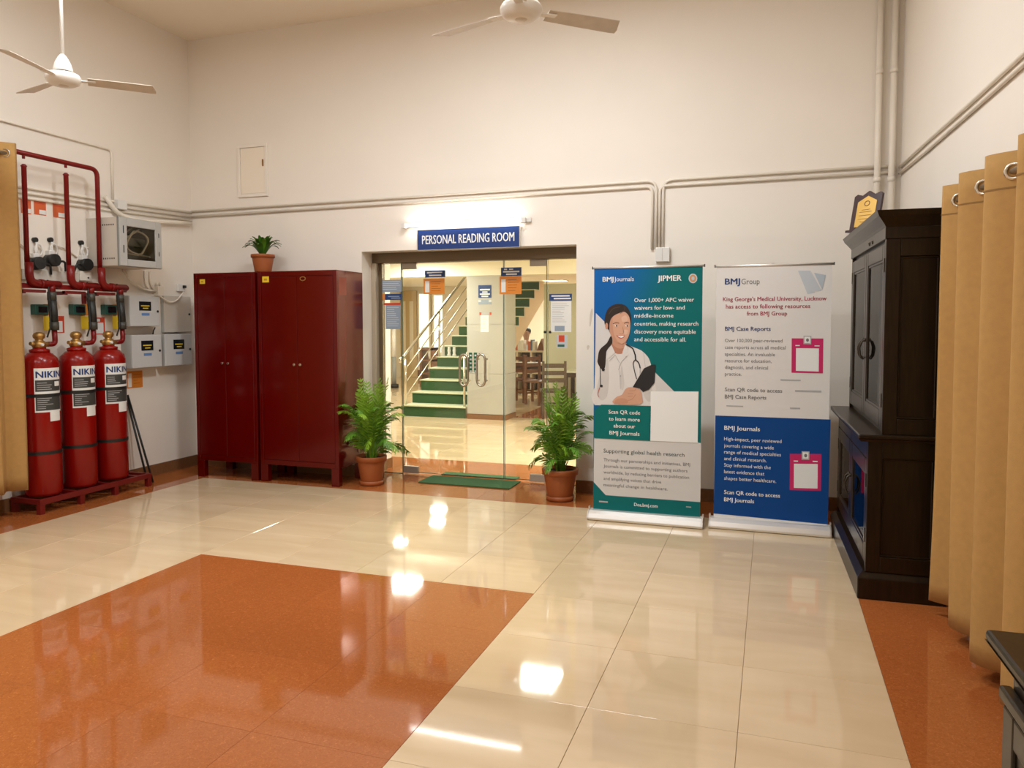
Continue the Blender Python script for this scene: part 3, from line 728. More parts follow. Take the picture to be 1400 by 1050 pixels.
# cable trunking behind the pipes
a = LW(24,366); b = LW(119,384)
solo('cable_trunking', bx(WL,WL+.035,LW(26,372).y,LW(104,378).y,LW(60,384).z,LW(60,370).z), 'beigebox','beige cable trunking behind the red risers','trunking',bevel=.003)
bb = thing('junction_box','pale junction box at the end of the trunking between the risers','box',(WL,LW(112,380).y,LW(112,384).z))
bx(WL,WL+.05,LW(104.5,375).y,LW(120,375).y,LW(112,384).z,LW(112,371).z).build('box','conduit',bb,bevel=.004)
MB().tube([(WL+.05,LW(115,380).y,LW(115,380).z),(WL+.054,LW(115,380).y,LW(115,380).z)],.008,8).build('screw','vent',bb)
cable([LW(38,378,.05),LW(38,386,.07),LW(40,389,.1)],.010,'black','short black lead dropping to the first tee')
# grey wall boxes
def ctrl(x0,y0,x1,y1,d,m,label,screen=True,hole=True):
    a = P(x0,y0,0,WL+d); b = P(x1,y1,0,WL+d)
    t = thing('control_box', label, 'box', (WL,(a.y+b.y)/2,b.z), 0, 'grey control boxes')
    bx(WL,WL+d-.012,a.y,b.y,b.z,a.z).build('case','grey',t,bevel=.004)
    dr = bx(WL+d-.010,WL+d,a.y+.002,b.y-.002,b.z+.002,a.z-.002).build('door',m,t,bevel=.004)
    W_, H_ = b.y-a.y, a.z-b.z; X = WL+d
    if screen:
        s = bx(X,X+.002,a.y+W_*.30,a.y+W_*.70,b.z+H_*.52,b.z+H_*.82).build('display','callglass',dr)
        s2 = MB()
        for u0,u1,v in ((.36,.64,.66),(.42,.6,.58)): s2.box(X+.002,X+.0026,a.y+W_*u0,a.y+W_*u1,b.z+H_*v,b.z+H_*(v+.035))
        s2.build('print','yellow',s)
        bx(X,X+.002,a.y+W_*.38,a.y+W_*.64,b.z+H_*.36,b.z+H_*.44).build('label_strip', mat('blue_label',(.12,.25,.52),.5), dr)
    MB().tube([(X,b.y-W_*.08,b.z+H_*.5),(X+.006,b.y-W_*.08,b.z+H_*.5)],.012,10).build('lock','black',dr)
    return t
ctrl(177,404,219,446,.14,'lgrey','light grey control box with display, upper left of the group of four')
ctrl(180,458,222,501,.14,'lgrey','light grey control box with display, lower left of the group of four')
ctrl(225.5,457,263,498,.14,'lgrey','grey control box with display in the corner beside the red cupboard, lower right')
ctrl(224,404,262,454,.05,'beigebox','plain beige metal box in the corner, upper right of the four',screen=False)
# rack cabinet with glass window
D = .40
a = P(168,296,0,WL+D); b = P(231,362,0,WL+D); a.y, b.y = 5.522, 6.03; a.z, b.z = 2.565, 2.12
t = thing('rack_cabinet','beige metal rack cabinet with a dark glass door high on the left wall','cabinet',(WL,(a.y+b.y)/2,b.z))
cs = MB(); th = .012
cs.box(WL,WL+D-.03,a.y,a.y+th,b.z,a.z); cs.box(WL,WL+D-.03,b.y-th,b.y,b.z,a.z); cs.box(WL,WL+D-.03,a.y+th,b.y-th,a.z-th,a.z); cs.box(WL,WL+D-.03,a.y+th,b.y-th,b.z,b.z+th); cs.box(WL,WL+.01,a.y+th,b.y-th,b.z+th,a.z-th)
cs.build('case','beigebox',t,bevel=.003)
sl = MB()
for z in (a.z-.075,b.z+.06):
    for k in range(7): sl.box(WL+.17+k*.025,WL+.182+k*.025,a.y-.0008,a.y,z,z+.014)
sl.build('vent_slots','vent',t)
fr = MB(); X = WL+D; m1,m2,mz0,mz1 = .085,.075,.065,.075
fr.box(X-.028,X,a.y,a.y+m1,b.z,a.z); fr.box(X-.028,X,b.y-m2,b.y,b.z,a.z); fr.box(X-.028,X,a.y+m1,b.y-m2,a.z-mz1,a.z); fr.box(X-.028,X,a.y+m1,b.y-m2,b.z,b.z+mz0)
d = fr.build('door','grey',t,bevel=.004)
e = MB()
e.box(X-.029,X-.012,a.y-.004,a.y-.0005,b.z,a.z); e.box(X-.029,X-.012,a.y,b.y,a.z+.0005,a.z+.004); e.box(X-.029,X-.012,a.y,b.y,b.z-.004,b.z-.0005)
e.build('gasket','greyd',d)
bx(X-.018,X-.014,a.y+m1,b.y-m2,b.z+mz0,a.z-mz1).build('pane', glass_mat('smoked_glass',(.80,.77,.70),1.25), d)
hs = MB()
for k,z in ((0,.30),(1,.12)): hs.box(X,X+.003,a.y+.038,a.y+.046,b.z+z,b.z+z+.07); hs.box(X,X+.003,b.y-.04,b.y-.034,b.z+z,b.z+z+.04)
hs.build('latch','vent',d)
ins = MB(); ins.box(WL+.10,WL+.25,a.y+.03,b.y-.03,b.z+.03,b.z+.14); ins.box(WL+.10,WL+.22,a.y+.03,b.y-.03,b.z+.21,b.z+.29); ins.box(WL+.10,WL+.2,a.y+.03,b.y-.03,b.z+.33,b.z+.38)
ins.build('equipment','greyd',t)
cc = ((a.y+b.y)/2+.01,(a.z+b.z)/2+.01); k = MB()
k.tube([(WL+.34+.01*math.sin(3*s),cc[0]+.12*math.cos(s)*(1+.12*math.sin(2*s)),cc[1]+.11*math.sin(s)) for s in [2*math.pi*j/24 for j in range(24)]],.010,6,closed=True)
k.tube([(WL+.34,cc[0]+.02,cc[1]+.13),(WL+.34,cc[0]-.10,cc[1]+.05),(WL+.3,a.y+.05,cc[1]-.02)],.010,6)
k.tube([(WL+.28,cc[0]+.02,cc[1]+.16),(WL+.3,a.y+.06,cc[1]+.03)],.010,6); k.tube([(WL+.3,a.y+.05,cc[1]-.10),(WL+.3,b.y-.05,cc[1]-.12)],.008,6)
k.build('cable_coil','conduit',t)
# conduits on the left wall
x_ = WL+.013
solo('wall_conduit', MB().tube(bend([(x_,2.5,3.29),(x_,LW(151,205).y,LW(151,205).z),(x_,LW(153,276).y,LW(153,274).z)],.05),.0115,8),'conduit','thin conduit high on the left wall turning down to a small white box','conduit')
a = LW(163,280,.03); jb = thing('junction_box','small white box where the thin conduit ends above the rack cabinet','box',(WL,a.y,a.z-.04))
bx(WL,WL+.07,a.y-.05,a.y+.06,a.z-.045,a.z+.045).build('box','white',jb,bevel=.004)
for k,(z0,z1,nm) in enumerate(((2.765,2.80,'top'),(2.72,2.755,'second'),(2.675,2.715,'bottom'))):
    solo('wall_conduit', MB().tube([(x_,3.9,z0-.03),(x_,5.7,z0),(x_,6.88,z1)],.0135,8),'conduit','%s of three pale conduits bundled along the left wall behind the risers' % nm,'conduit')
s = LW(150,276,.03)
solo('flex_conduit', MB().tube(bend([(WL+.04,s.y-.06,2.80),(WL+.05,s.y+.05,2.66),(WL+.06,s.y+.30,2.60),(WL+.045,6.5,2.65),(WL+.045,6.84,2.675)],.12),.022,10),'conduit','thick pale flexible conduit curving over the rack cabinet','conduit')
for k,px in enumerate((196,203)):
    y = LW(px,370).y
    solo('drop_conduit', MB().tube(bend([(WL+.02,y,2.12),(WL+.02,y,1.99),(WL+.03,y+.06,1.91)],.04),.011,8),'conduit','short conduit dropping from the rack cabinet to the grey boxes, %s one' % ('left','right')[k],'conduit')
solo('flex_conduit', MB().tube(bend([LW(168,366,.03),LW(178,385,.03),LW(200,397,.03),LW(212,398,.03)],.08),.013,8),'conduit','pale flexible conduit sweeping down to the upper control box','conduit')
bx0 = LW(213,392)
g = thing('conduit_box','small pale box with stubs on top of the upper control box','box',(WL,bx0.y,1.87))
bx(WL,WL+.06,bx0.y-.03,bx0.y+.05,1.87,1.97).build('box','conduit',g,bevel=.004)
for dy in (-.015,.03): MB().tube([(WL+.03,bx0.y+dy,1.97),(WL+.03,bx0.y+dy,2.01)],.012,8).build('stub','conduit',g)
c = LW(245,394); sk = thing('wall_socket','small white socket above the plain beige box','socket',(WL,c.y,c.z-.04))
bx(WL,WL+.035,c.y-.05,c.y+.05,c.z-.035,c.z+.045).build('plate','white',sk,bevel=.005); bx(WL+.035,WL+.06,c.y+.01,c.y+.045,c.z-.0,c.z+.03).build('plug','black',sk,bevel=.004)
cable(sag(LW(218,404,.07),LW(251,399,.06),.09),.008,'conduit','white lead looping from the upper control box to the socket')
cable([LW(212,448,.05),LW(210,452,.06),LW(209,457,.06)],.007,'black','short dark lead between the two left control boxes')
# two black rods leaning at the end of the rack
for k,(px,fx,fy) in enumerate(((172,193,654),(174.5,199,657))):
    top = LW(px,540,.02); bot = Vector((-5.80+.03*k, 5.90+.035*k, .012))
    solo('black_rod', MB().tube([bot,top],.010,8),'black','thin black rod leaning on the wall beside the last cylinder, %s' % ('nearer','farther')[k],'rod')

# ================================================================== ROLL-UP BANNERS
def grad_mat():
    m, nt, b = new_mat('banner_blue_teal'); b.inputs['Roughness'].default_value = .5; b.inputs['Specular IOR Level'].default_value = .2
    tc = nt.nodes.new('ShaderNodeTexCoord'); mp = nt.nodes.new('ShaderNodeVectorMath'); mp.operation = 'DOT_PRODUCT'; mp.inputs[1].default_value = (1.35,0,-.45)
    ad = nt.nodes.new('ShaderNodeMath'); ad.operation = 'ADD'; ad.inputs[1].default_value = 1.18
    nt.links.new(tc.outputs['Object'], mp.inputs[0]); nt.links.new(mp.outputs['Value'], ad.inputs[0])
    r = nt.nodes.new('ShaderNodeValToRGB'); nt.links.new(ad.outputs[0], r.inputs[0])
    r.color_ramp.elements[0].position = .0; r.color_ramp.elements[0].color = (.004,.105,.36,1)
    r.color_ramp.elements[1].position = .55; r.color_ramp.elements[1].color = (.001,.135,.135,1)
    nt.links.new(r.outputs[0], b.inputs['Base Color']); return m
def banner(x0,x1,y,ztop,label,bgmat):
    t = thing('rollup_banner', label, 'banner', ((x0+x1)/2, y, 0), 0, 'roll-up banners')
    g = bx(x0,x1,y,y+.0015,.070,ztop).build('graphic', bgmat, t)
    # aluminium cassette: rounded section swept along x
    sec = [(-.085,.004),(-.09,.02),(-.075,.055),(-.045,.075),(.02,.078),(.07,.06),(.085,.03),(.08,.004)]
    MB().hull([(x0-.025,y+a,z) for a,z in sec],[(x1+.02,y+a,z) for a,z in sec]).build('cassette','alubase',t,bevel=.004)
    for xa,xb in ((x0-.032,x0-.025),(x1+.02,x1+.027)):
        MB().hull([(xa,y+a*1.02,z*1.03) for a,z in sec],[(xb,y+a*1.02,z*1.03) for a,z in sec]).build('end_plate','alu',t)
        bx(xa-.002,xb+.002,y-.02,y+.01,.078,.10).build('latch','alu',t)
    bx(x0-.02,x1+.015,y-.07,y+.07,0,.005).build('foot','black',t)
    MB().tube([(x0-.012,y+.002,ztop+.006),(x1+.012,y+.002,ztop+.006)],.0095,10).build('top_bar','alubase',t)
    for x in (x0-.016,x1+.012): bx(x,x+.006,y-.009,y+.013,ztop-.004,ztop+.017).build('bar_end','black',t)
    MB().tube([((x0+x1)/2,y+.03,.05),((x0+x1)/2,y+.03,ztop-.02)],.009,8).build('pole','alu',t)
    bx((x0+x1)/2-.012,(x0+x1)/2+.012,y+.002,y+.035,ztop,ztop+.022).build('hook','alu',t)
    return t, g
class Print:
    def __init__(s, t, g, y): s.t = t; s.g = g; s.y = y
    def w(s, x, y, l): return P(x, y, 1, s.y-.0007*l)
    def poly(s, pts, m, l=1, name='print', n=0):
        if n: pts = smooth_loop(pts, n)
        q = [s.w(x,y,l) for x,y in pts]
        # face the viewer
        ar = sum(q[i].x*q[(i+1)%len(q)].z-q[(i+1)%len(q)].x*q[i].z for i in range(len(q)))
        if ar > 0: pass
        else: q.reverse()
        return MB().ngon(q).build(name, m, s.g)
    def ell(s, x, y, rx, ry, m, l, name='print', rot=0):
        return s.poly([(x+rx*math.cos(a)*math.cos(rot)-ry*math.sin(a)*math.sin(rot), y+rx*math.cos(a)*math.sin(rot)+ry*math.sin(a)*math.cos(rot)) for a in [2*math.pi*i/16 for i in range(16)]], m, l, name)
    def line(s, pts, wd, m, l, name='line'):
        pts = smooth_loop(pts, 4, False) if len(pts) > 2 else pts; L = []; R_ = []
        for i,p in enumerate(pts):
            a = pts[max(i-1,0)]; b = pts[min(i+1,len(pts)-1)]; dx,dy = b[0]-a[0],b[1]-a[1]; k = math.hypot(dx,dy) or 1
            L.append((p[0]-dy/k*wd/2,p[1]+dx/k*wd/2)); R_.append((p[0]+dy/k*wd/2,p[1]-dx/k*wd/2))
        n = len(L); vs = [s.w(x,y,l) for x,y in L+R_]
        return MB().add(vs,[(i,i+1,n+i+1,n+i) for i in range(n-1)]).build(name,m,s.g)
    def text(s, rows, m, l=3, bold=0.0, name='lettering'):
        for body,xl,yb,xr_,cap in rows:
            mb = MB(); a = s.w(xl,yb,l); b = s.w(xr_,yb,l); c = s.w(xl,yb-cap,l)
            text(mb, body, a, (1,0,0),(0,0,1), b.x-a.x, c.z-a.z, bold)
            mb.build(name, m, s.g)
    def bars(s, rows, m, l=3, name='fine_print'):
        for x0,x1,y,h in rows:
            mb = MB(); a = s.w(x0,y,l); b = s.w(x1,y-h,l); mb.add([(a.x,a.y,a.z),(b.x,a.y,a.z),(b.x,a.y,b.z),(a.x,a.y,b.z)],[(0,1,2,3)]); mb.build(name,m,s.g)
Y1 = 6.03
t1,g1 = banner(-1.352,-.505,Y1,2.02,'teal and blue roll-up banner with a printed doctor holding a clipboard',grad_mat())
b1 = Print(t1,g1,Y1)
b1.poly([(814.6,428),(924,537.5),(890,540),(889,554),(812.9,554)],'bwhite',1,'white_field')
b1.poly([(812.4,598),(888,602),(954,604.8),(958.6,606),(957.4,686.5),(828.2,677),(811.6,659)],'bwhite',1,'white_field')
b1.poly([(812.6,599),(812.9,561),(822,553.2),(890,555),(889,603)],'teal',5,'teal_card')
b1.poly([(889.6,535),(955,535.3),(953.8,605.5),(888.4,602.6)],'pwhite',5,'blank_square')
def C7(*q): return [(800+x/8.076,360+y/8.076) for x,y in q]
def C8(*q): return [(800+x/8.076,480+y/8.076) for x,y in q]
# printed doctor, flat artwork
b1.poly(C7((285,800),(240,880),(160,955),(140,1050))+C8((138,130),(180,200),(218,185),(230,60))+C7((240,960),(300,880)),'hair',4,'ponytail',3)
b1.poly(C7((265,880),(200,930))+[(822,480),(814.5,500),(812.8,530),(812.8,553.5),(889,555),(889,541),(897,533),(893.5,512),(889,495)]+C7((690,1030),(620,962),(530,925),(445,895)),'coat_',2,'coat',2)
b1.poly(C7((290,790),(445,830),(440,920),(420,985),(385,1000),(330,990),(300,940)),'skind',3,'neck',3)
b1.poly(C7((213,660),(222,575),(255,500),(310,460),(380,448),(450,470),(496,540),(508,620),(500,690),(470,640),(380,700),(300,800),(262,740),(235,700)),'hair',5,'hair',3)
b1.poly(C7((268,700),(276,640),(310,585),(370,552),(430,535),(478,575),(497,640),(497,720),(482,800),(445,866),(398,890),(345,872),(297,820),(272,760)),'skin',6,'face',3)
b1.ell(*C7((236,690))[0],2.0,4.2,'skinm',6,'ear')
b1.poly(C7((268,700),(276,640),(300,600),(305,700),(320,790),(360,860),(400,886),(345,872),(297,820),(272,760)),'skinm',7,'face_shade',3)
b1.poly(C7((400,600),(450,575),(470,630),(420,650)),'skinl',7,'forehead_light',3); b1.poly(C7((420,740),(470,735),(465,780),(435,785)),'skinl',7,'cheek_light',3)
b1.line(C7((262,560),(310,500),(390,480)),1.2,'hairl',6,'hair_light'); b1.line(C7((440,480),(430,520),(385,555)),.8,'hairl',6,'hair_parting')
b1.poly(C7((300,830),(360,880),(420,895),(440,880),(432,930),(370,940),(310,900)),'skinm',4,'neck_shade',3)
b1.poly(C8((245,80),(262,300),(240,500),(170,540),(130,420),(170,250)),'coats',3,'coat_shade',3); b1.poly(C8((600,260),(660,200),(700,330),(760,500),(700,560),(640,470)),'coats',3,'coat_shade',3); b1.poly(C8((400,150),(430,330),(420,420),(395,400)),'coats',3,'coat_shade',3)
for x in (345,462): b1.ell(*C7((x,690))[0],2.1,1.1,'pwhite',7,'eye'); b1.ell(*C7((x+3,690))[0],1.1,1.1,'hair',8,'iris')
b1.line(C7((308,668),(340,655),(376,662)),.9,'hair',7,'brow'); b1.line(C7((430,664),(460,652),(486,660)),.9,'hair',7,'brow')
b1.line(C7((412,700),(424,765),(400,782),(380,775)),.7,'skind',7,'nose')
b1.poly(C7((345,795),(390,800),(436,796),(425,820),(392,832),(362,818)),'lip',7,'mouth',2); b1.poly(C7((356,800),(392,804),(428,801),(415,816),(390,820)),'pwhite',8,'teeth',2)
b1.poly(C7((290,900),(330,985),(262,1050))+C8((245,80))+C7((240,980)),'coat_',5,'collar'); b1.poly(C7((445,890),(410,985))+C8((440,60),(470,50))+C7((470,930)),'coat_',5,'collar')
b1.line(C8((330,40),(380,130)),.5,'coatd',6); b1.line(C8((465,55),(400,120),(368,210)),.6,'coatd',6); b1.line(C8((262,110),(330,45)),.5,'coatd',6)
b1.line(C8((385,215),(388,420)),.4,'coatd',6); b1.ell(*C8((390,275))[0],.9,1.1,'coatd',6,'button'); b1.line(C8((645,20),(665,180)),.4,'coatd',6)
b1.line(C7((448,895),(520,935),(548,1000))+C8((552,40),(556,95)),1.7,'pblack',7,'stethoscope')
b1.line(C8((556,95),(530,130),(545,220),(568,310)),1.1,'pblack',7,'stethoscope'); b1.line(C8((556,95),(590,130),(608,190)),1.5,'pblack',7,'stethoscope'); b1.line(C8((608,190),(605,245)),.8,'plgrey',7,'stethoscope')
b1.line(C8((165,180),(168,380)),.9,'pblack',7,'stethoscope'); b1.ell(*C8((178,385))[0],2,1.8,'pblack',7,'stethoscope'); b1.line(C8((160,400),(140,470),(150,505)),.9,'lip',7,'stethoscope'); b1.ell(*C8((200,205))[0],2.2,2,'pblack',7,'stethoscope')
b1.poly(C8((525,398),(650,190),(735,150),(778,150),(766,350),(705,425),(640,452),(600,412)),'pblack',7,'clipboard')
b1.poly(C8((316,580),(340,510),(405,482),(440,425),(485,400),(560,408),(612,435),(624,490),(612,585)),'skin',8,'hands',3)
b1.poly(C8((330,575),(350,530),(420,520),(470,545),(455,582)),'skinm',9,'hand_shade',3)
b1.line(C8((470,545),(520,530),(555,480)),.6,'skind',9); b1.line(C8((490,440),(545,435),(560,415)),.5,'skind',9); b1.line(C8((470,470),(530,470)),.5,'skind',9); b1.line(C8((470,505),(525,495)),.5,'skind',9)
b1.text([('BMJ',824,385,838.6,6.4),('JIPMER',899.3,384.3,931.7,7.6)],'pwhite',3,.02); b1.text([('Journals',839.8,384.6,866.6,6.0)],'pwhite',3,.0)
b1.ell(947.4,380.6,6,6.6,'pale',3,'emblem'); b1.ell(947.4,380.6,4.6,5.1,'ore',4,'emblem'); b1.ell(947.4,380.6,2.2,2.6,'pale2',5,'emblem')
b1.text([(s,867.1,y,x,5.6) for s,x,y in (('Over 1,000+ APC waiver',948.9,413.1),('waivers for low- and',936,423.6),('middle-income',920.6,434.3),('countries, making research',954.6,445.2),('discovery more equitable',951.2,456),('and accessible for all.',937.9,466.5))],'pwhite',3,.008)
b1.text([('Scan QR code',832,565.4,875.1,5.3),('to learn more',832.4,574.8,874.6,5.3),('about our',838.9,584.4,868.2,5.3),('BMJ Journals',833.2,594,874.3,5.3)],'pwhite',7,.012)
b1.text([('Supporting global health research',825.2,618.5,935.8,5.2)],'pteal',3,.0)
b1.text([(s,825.2,y,x,4.2) for s,x,y in (('Through our partnerships and initiatives, BMJ',943.5,630.4),('Journals is committed to supporting authors',939.9,638.9),('worldwide, by reducing barriers to publication',942.2,647.3),('and amplifying voices that drive',903.9,656),('meaningful change in healthcare.',912.9,664.6))],'pgrey',3)
b1.text([('Doa.bmj.com',867,691.8,899,4.6)],'pwhite',3,.015)
b1.bars([(819,831,686.5,1.1),(938,945,693.5,.8)],'plgrey')

Y2 = 6.085
t2,g2 = banner(-.405,.415,Y2,2.015,'white and royal blue roll-up banner with a maroon heading','bwhite2')
b2 = Print(t2,g2,Y2)
b2.poly([(978.0,568),(1135.6,573.6),(1131.6,717),(975.6,702)],'rblue',1,'blue_field')
b2.poly([(1091,370),(1108,370),(1114,400),(1104,402)],'pale',1,'pale_facet'); b2.poly([(1109,371.5),(1123,397),(1106,399)],'pale',2,'pale_facet'); b2.poly([(1113,373),(1129,376),(1124,396)],'pale2',3,'pale_facet')
b2.text([('BMJ',991.3,389,1011.4,8.2)],'pnavy',2,.03); b2.text([('Group',1013.5,388.6,1038.6,7.6)],'pgrey',2,0)
b2.text([("King George's Medical University, Lucknow",988.5,411.9,1130,5.6),('has access to following resources',992.4,421.8,1107.6,5.6),('from BMJ Group',1020.9,431.4,1076.2,5.6)],'maroon',2,.012)
b2.text([('BMJ Case Reports',991.3,452.2,1053.6,5.6)],'pnavy',2,.02)
b2.text([(s,991,y,x,4.8) for s,x,y in (('Over 100,000 peer-reviewed',1069.8,467.7),('case reports across all medical',1073.9,476.9),('specialties. An invaluable',1059.5,486.3),('resource for education,',1054.9,495.2),('diagnosis, and clinical',1050,504.2),('practice.',1013.7,513.4))],'pgrey',2)
b2.text([('Scan QR code to access',991,534.8,1069.3,5.2),('BMJ Case Reports',991,544.6,1047.7,5.2)],'pgrey',2,.016)
b2.bars([(1067,1094.7,520.4,1.3),(1087,1123,535.6,1.5),(993,1016,555.6,.8),(1080,1094,559,1.5)],'plgrey',2)
for (x0,y0,x1,y1,s0,s1) in ((1082.4,462.5,1125.6,509.5,(1088.3,476),(1119.6,507)),(1080,620.5,1123,670,(1085.5,634),(1118,667))):
    b2.poly([(x0,y0),(x1,y0+.3),(x1-.6,y1+1),(x0-.3,y1)],'pink',2,'pink_card'); b2.poly([s0,(s1[0],s0[1]+.4),(s1[0]-.3,s1[1]+1),(s0[0]-.2,s1[1])],'pwhite',3,'blank_square')
    xm = (x0+x1)/2; b2.poly([(xm-5.4,y0-3.6),(xm+5.2,y0-3.4),(xm+5,y0+8.2),(xm-5.5,y0+8)],'plgrey',3,'tab'); b2.poly([(xm-4,y0-2.2),(xm+3.9,y0-2),(xm+3.7,y0+6.6),(xm-4.1,y0+6.4)],'pwhite',4,'tab'); b2.ell(xm,y0+2.4,2,2.4,'pgrey',5,'tab')
    b2.bars([(x0+5,x0+11,y0+10.5,1.2),(x1-12,x1-5,y0+11,1.2)],'pwhite',3)
b2.text([('BMJ Journals',990.3,587.6,1038.9,5.8)],'pwhite',2,.02)
b2.text([(s,990,y,x,4.8) for s,x,y in (('High-impact, peer reviewed',1068.5,602.1),('journals covering a wide',1058,611.2),('range of medical specialties',1067.7,620),('and clinical research.',1048,628.9),('Stay informed with the',1053.8,637.9),('latest evidence that',1045,646.8),('shapes better healthcare.',1061.3,655.8))],'pwhite',2)
b2.text([('Scan QR code to access',990,675.2,1066.4,5.4),('BMJ Journals',990,685.2,1030.9,5.4)],'pwhite',2,.018)

# ================================================================== DARK WOOD CABINET
RZ = math.radians(1.6)
cb = thing('display_cabinet','tall dark wood display cabinet with glazed doors beside the white banner','cabinet',(.492,4.735,0),RZ)
LEN, DEP = 1.52, .46                            # local: x = depth to the wall, y = along the wall
def cbx(name, *a, m='wood', parent=cb, bevel=.003): return bx(*a).build(name, m, parent, local=True, bevel=bevel)
cbx('plinth', 0,DEP,0,LEN,0,.125, bevel=.006)
MB().hull([(0,0,.125),(DEP,0,.125),(DEP,LEN,.125),(0,LEN,.125)],[(.03,.028,.158),(DEP,.028,.158),(DEP,LEN-.028,.158),(.03,LEN-.028,.158)]).build('plinth_moulding','wood',cb,local=True)
LX, UX = .042, .112                             # fronts of the lower and upper case
def carcass(x0,z0,z1,nm):
    b = MB(); th = .025; y0,y1 = .035,LEN-.035
    b.box(x0+.02,DEP,y0,y0+th,z0,z1); b.box(x0+.02,DEP,y1-th,y1,z0,z1); b.box(x0+.02,DEP,y0+th,y1-th,z0,z0+th); b.box(x0+.02,DEP,y0+th,y1-th,z1-th,z1)
    b.box(DEP-.012,DEP,y0+th,y1-th,z0+th,z1-th); o = b.build(nm,'wood',cb,local=True)
    bx(DEP-.016,DEP-.0125,y0+th,y1-th,z0+th,z1-th).build('back_lining','woodin',o,local=True)
    # framed end panel on the near side
    f = MB(); q = .075
    f.box(x0,x0+q,.018,.035,z0,z1); f.box(DEP-q,DEP,.018,.035,z0,z1); f.box(x0+q,DEP-q,.018,.035,z1-q*1.3,z1); f.box(x0+q,DEP-q,.018,.035,z0,z0+q*1.2)
    f.build('end_frame','wood',cb,local=True,bevel=.003)
    e = MB(); k = .012
    e.box(x0+q,DEP-q,.026,.035,z0+q*1.2,z0+q*1.2+k); e.box(x0+q,DEP-q,.026,.035,z1-q*1.3-k,z1-q*1.3); e.box(x0+q,x0+q+k,.026,.035,z0+q*1.2+k,z1-q*1.3-k); e.box(DEP-q-k,DEP-q,.026,.035,z0+q*1.2+k,z1-q*1.3-k)
    e.build('end_moulding','wood',cb,local=True,bevel=.004)
    g = MB(); g.box(x0,x0+.02,.035,.06,z0,z1); g.box(x0,x0+.02,LEN-.06,LEN-.035,z0,z1); g.build('front_post','wood',cb,local=True)
    return o
carcass(LX,.158,.915,'lower_case'); carcass(UX,.955,2.06,'upper_case')
def cab_door(x0,y0,y1,z0,z1,hinge_near):
    q = .07; f = MB(); f.box(x0,x0+.022,y0,y0+q,z0,z1); f.box(x0,x0+.022,y1-q,y1,z0,z1); f.box(x0,x0+.022,y0+q,y1-q,z1-q*1.2,z1); f.box(x0,x0+.022,y0+q,y1-q,z0,z0+q*1.4)
    d = f.build('door','wood',cb,local=True,bevel=.006)
    bx(x0+.010,x0+.014,y0+q,y1-q,z0+q*1.4,z1-q*1.2).build('pane','glassc',d,local=True)
    bd = MB(); k = .014; a0,a1,c0,c1 = y0+q,y1-q,z0+q*1.4,z1-q*1.2
    bd.box(x0+.004,x0+.018,a0,a0+k,c0,c1); bd.box(x0+.004,x0+.018,a1-k,a1,c0,c1); bd.box(x0+.004,x0+.018,a0+k,a1-k,c0,c0+k); bd.box(x0+.004,x0+.018,a0+k,a1-k,c1-k,c1); bd.build('bead','wood',d,local=True,bevel=.003)
    hy = y1-q/2 if hinge_near else y0+q/2; zm = z0+(z1-z0)*(.42 if z1 > 1.5 else .55)
    h = MB(); h.tube([(x0-.002,hy,zm+.05),(x0-.022,hy,zm+.04),(x0-.036,hy,zm),(x0-.03,hy,zm-.05),(x0-.012,hy,zm-.075),(x0-.006,hy,zm-.06)],.006,8); h.tube([(x0+.002,hy,zm+.05),(x0-.012,hy,zm+.05)],.011,8)
    h.build('handle','handle',d,local=True)
    for z in (z0+.12,z1-.16):
        yy = y0-.004 if hinge_near else y1-.004
        bx(x0-.004,x0+.002,yy,yy+.008,z,z+.08).build('hinge','handle',d,local=True)
ym = LEN/2
for (x0,z0,z1) in ((LX,.20,.80),(UX,.985,2.035)):
    cab_door(x0,.062,ym-.002,z0,z1,True); cab_door(x0,ym+.002,LEN-.062,z0,z1,False)
for (a,b_) in ((.062,ym-.004),(ym+.004,LEN-.062)):
    d = cbx('drawer_front', LX,LX+.022,a,b_,.808,.912, bevel=.005)
MB().hull([(.0,-.008,.915),(DEP,-.008,.915),(DEP,LEN+.008,.915),(.0,LEN+.008,.915)],[(-.012,-.018,.93),(DEP,-.018,.93),(DEP,LEN+.018,.93),(-.012,LEN+.018,.93)]).build('worktop_moulding','wood',cb,local=True)
cbx('worktop', -.012,DEP,-.018,LEN+.018,.93,.955, bevel=.007)
cbx('frieze', UX-.006,DEP,.014,LEN-.014,2.06,2.125)
for k,(o0,o1,z0,z1) in enumerate(((.004,.012,2.125,2.14),(.012,.048,2.14,2.185),(.048,.06,2.185,2.215))):
    MB().hull([(UX-o0,.02-o0,z0),(DEP,.02-o0,z0),(DEP,LEN-.02+o0,z0),(UX-o0,LEN-.02+o0,z0)],[(UX-o1,.02-o1,z1),(DEP,.02-o1,z1),(DEP,LEN-.02+o1,z1),(UX-o1,LEN-.02+o1,z1)]).build('cornice','wood',cb,local=True)
orn = MB(); 
for u in (.48,.60): orn.tube([(UX-.008,u+.018*math.cos(a),2.095+.018*math.sin(a)) for a in [math.pi+math.pi*i/8 for i in range(9)]],.004,5)
orn.build('carving','handle',cb,local=True)
SH = [1.28,1.52,1.76]
for z in SH: cbx('shelf', UX+.03,DEP-.016,.062,LEN-.062,z-.012,z, m='woodin')
cbx('shelf', LX+.03,DEP-.016,.062,LEN-.062,.49,.502, m='woodin')
Rm = Matrix.Translation(cb.location) @ Matrix.Rotation(RZ,4,'Z')
def incab(name,prof,x,y,z,m,label,cat):
    c = Rm @ Vector((x,y,z)); solo(name, MB().lathe(prof,c,16), m, label, cat)
gl2 = glass_mat('clear_ware',(.9,.92,.9),1.5)
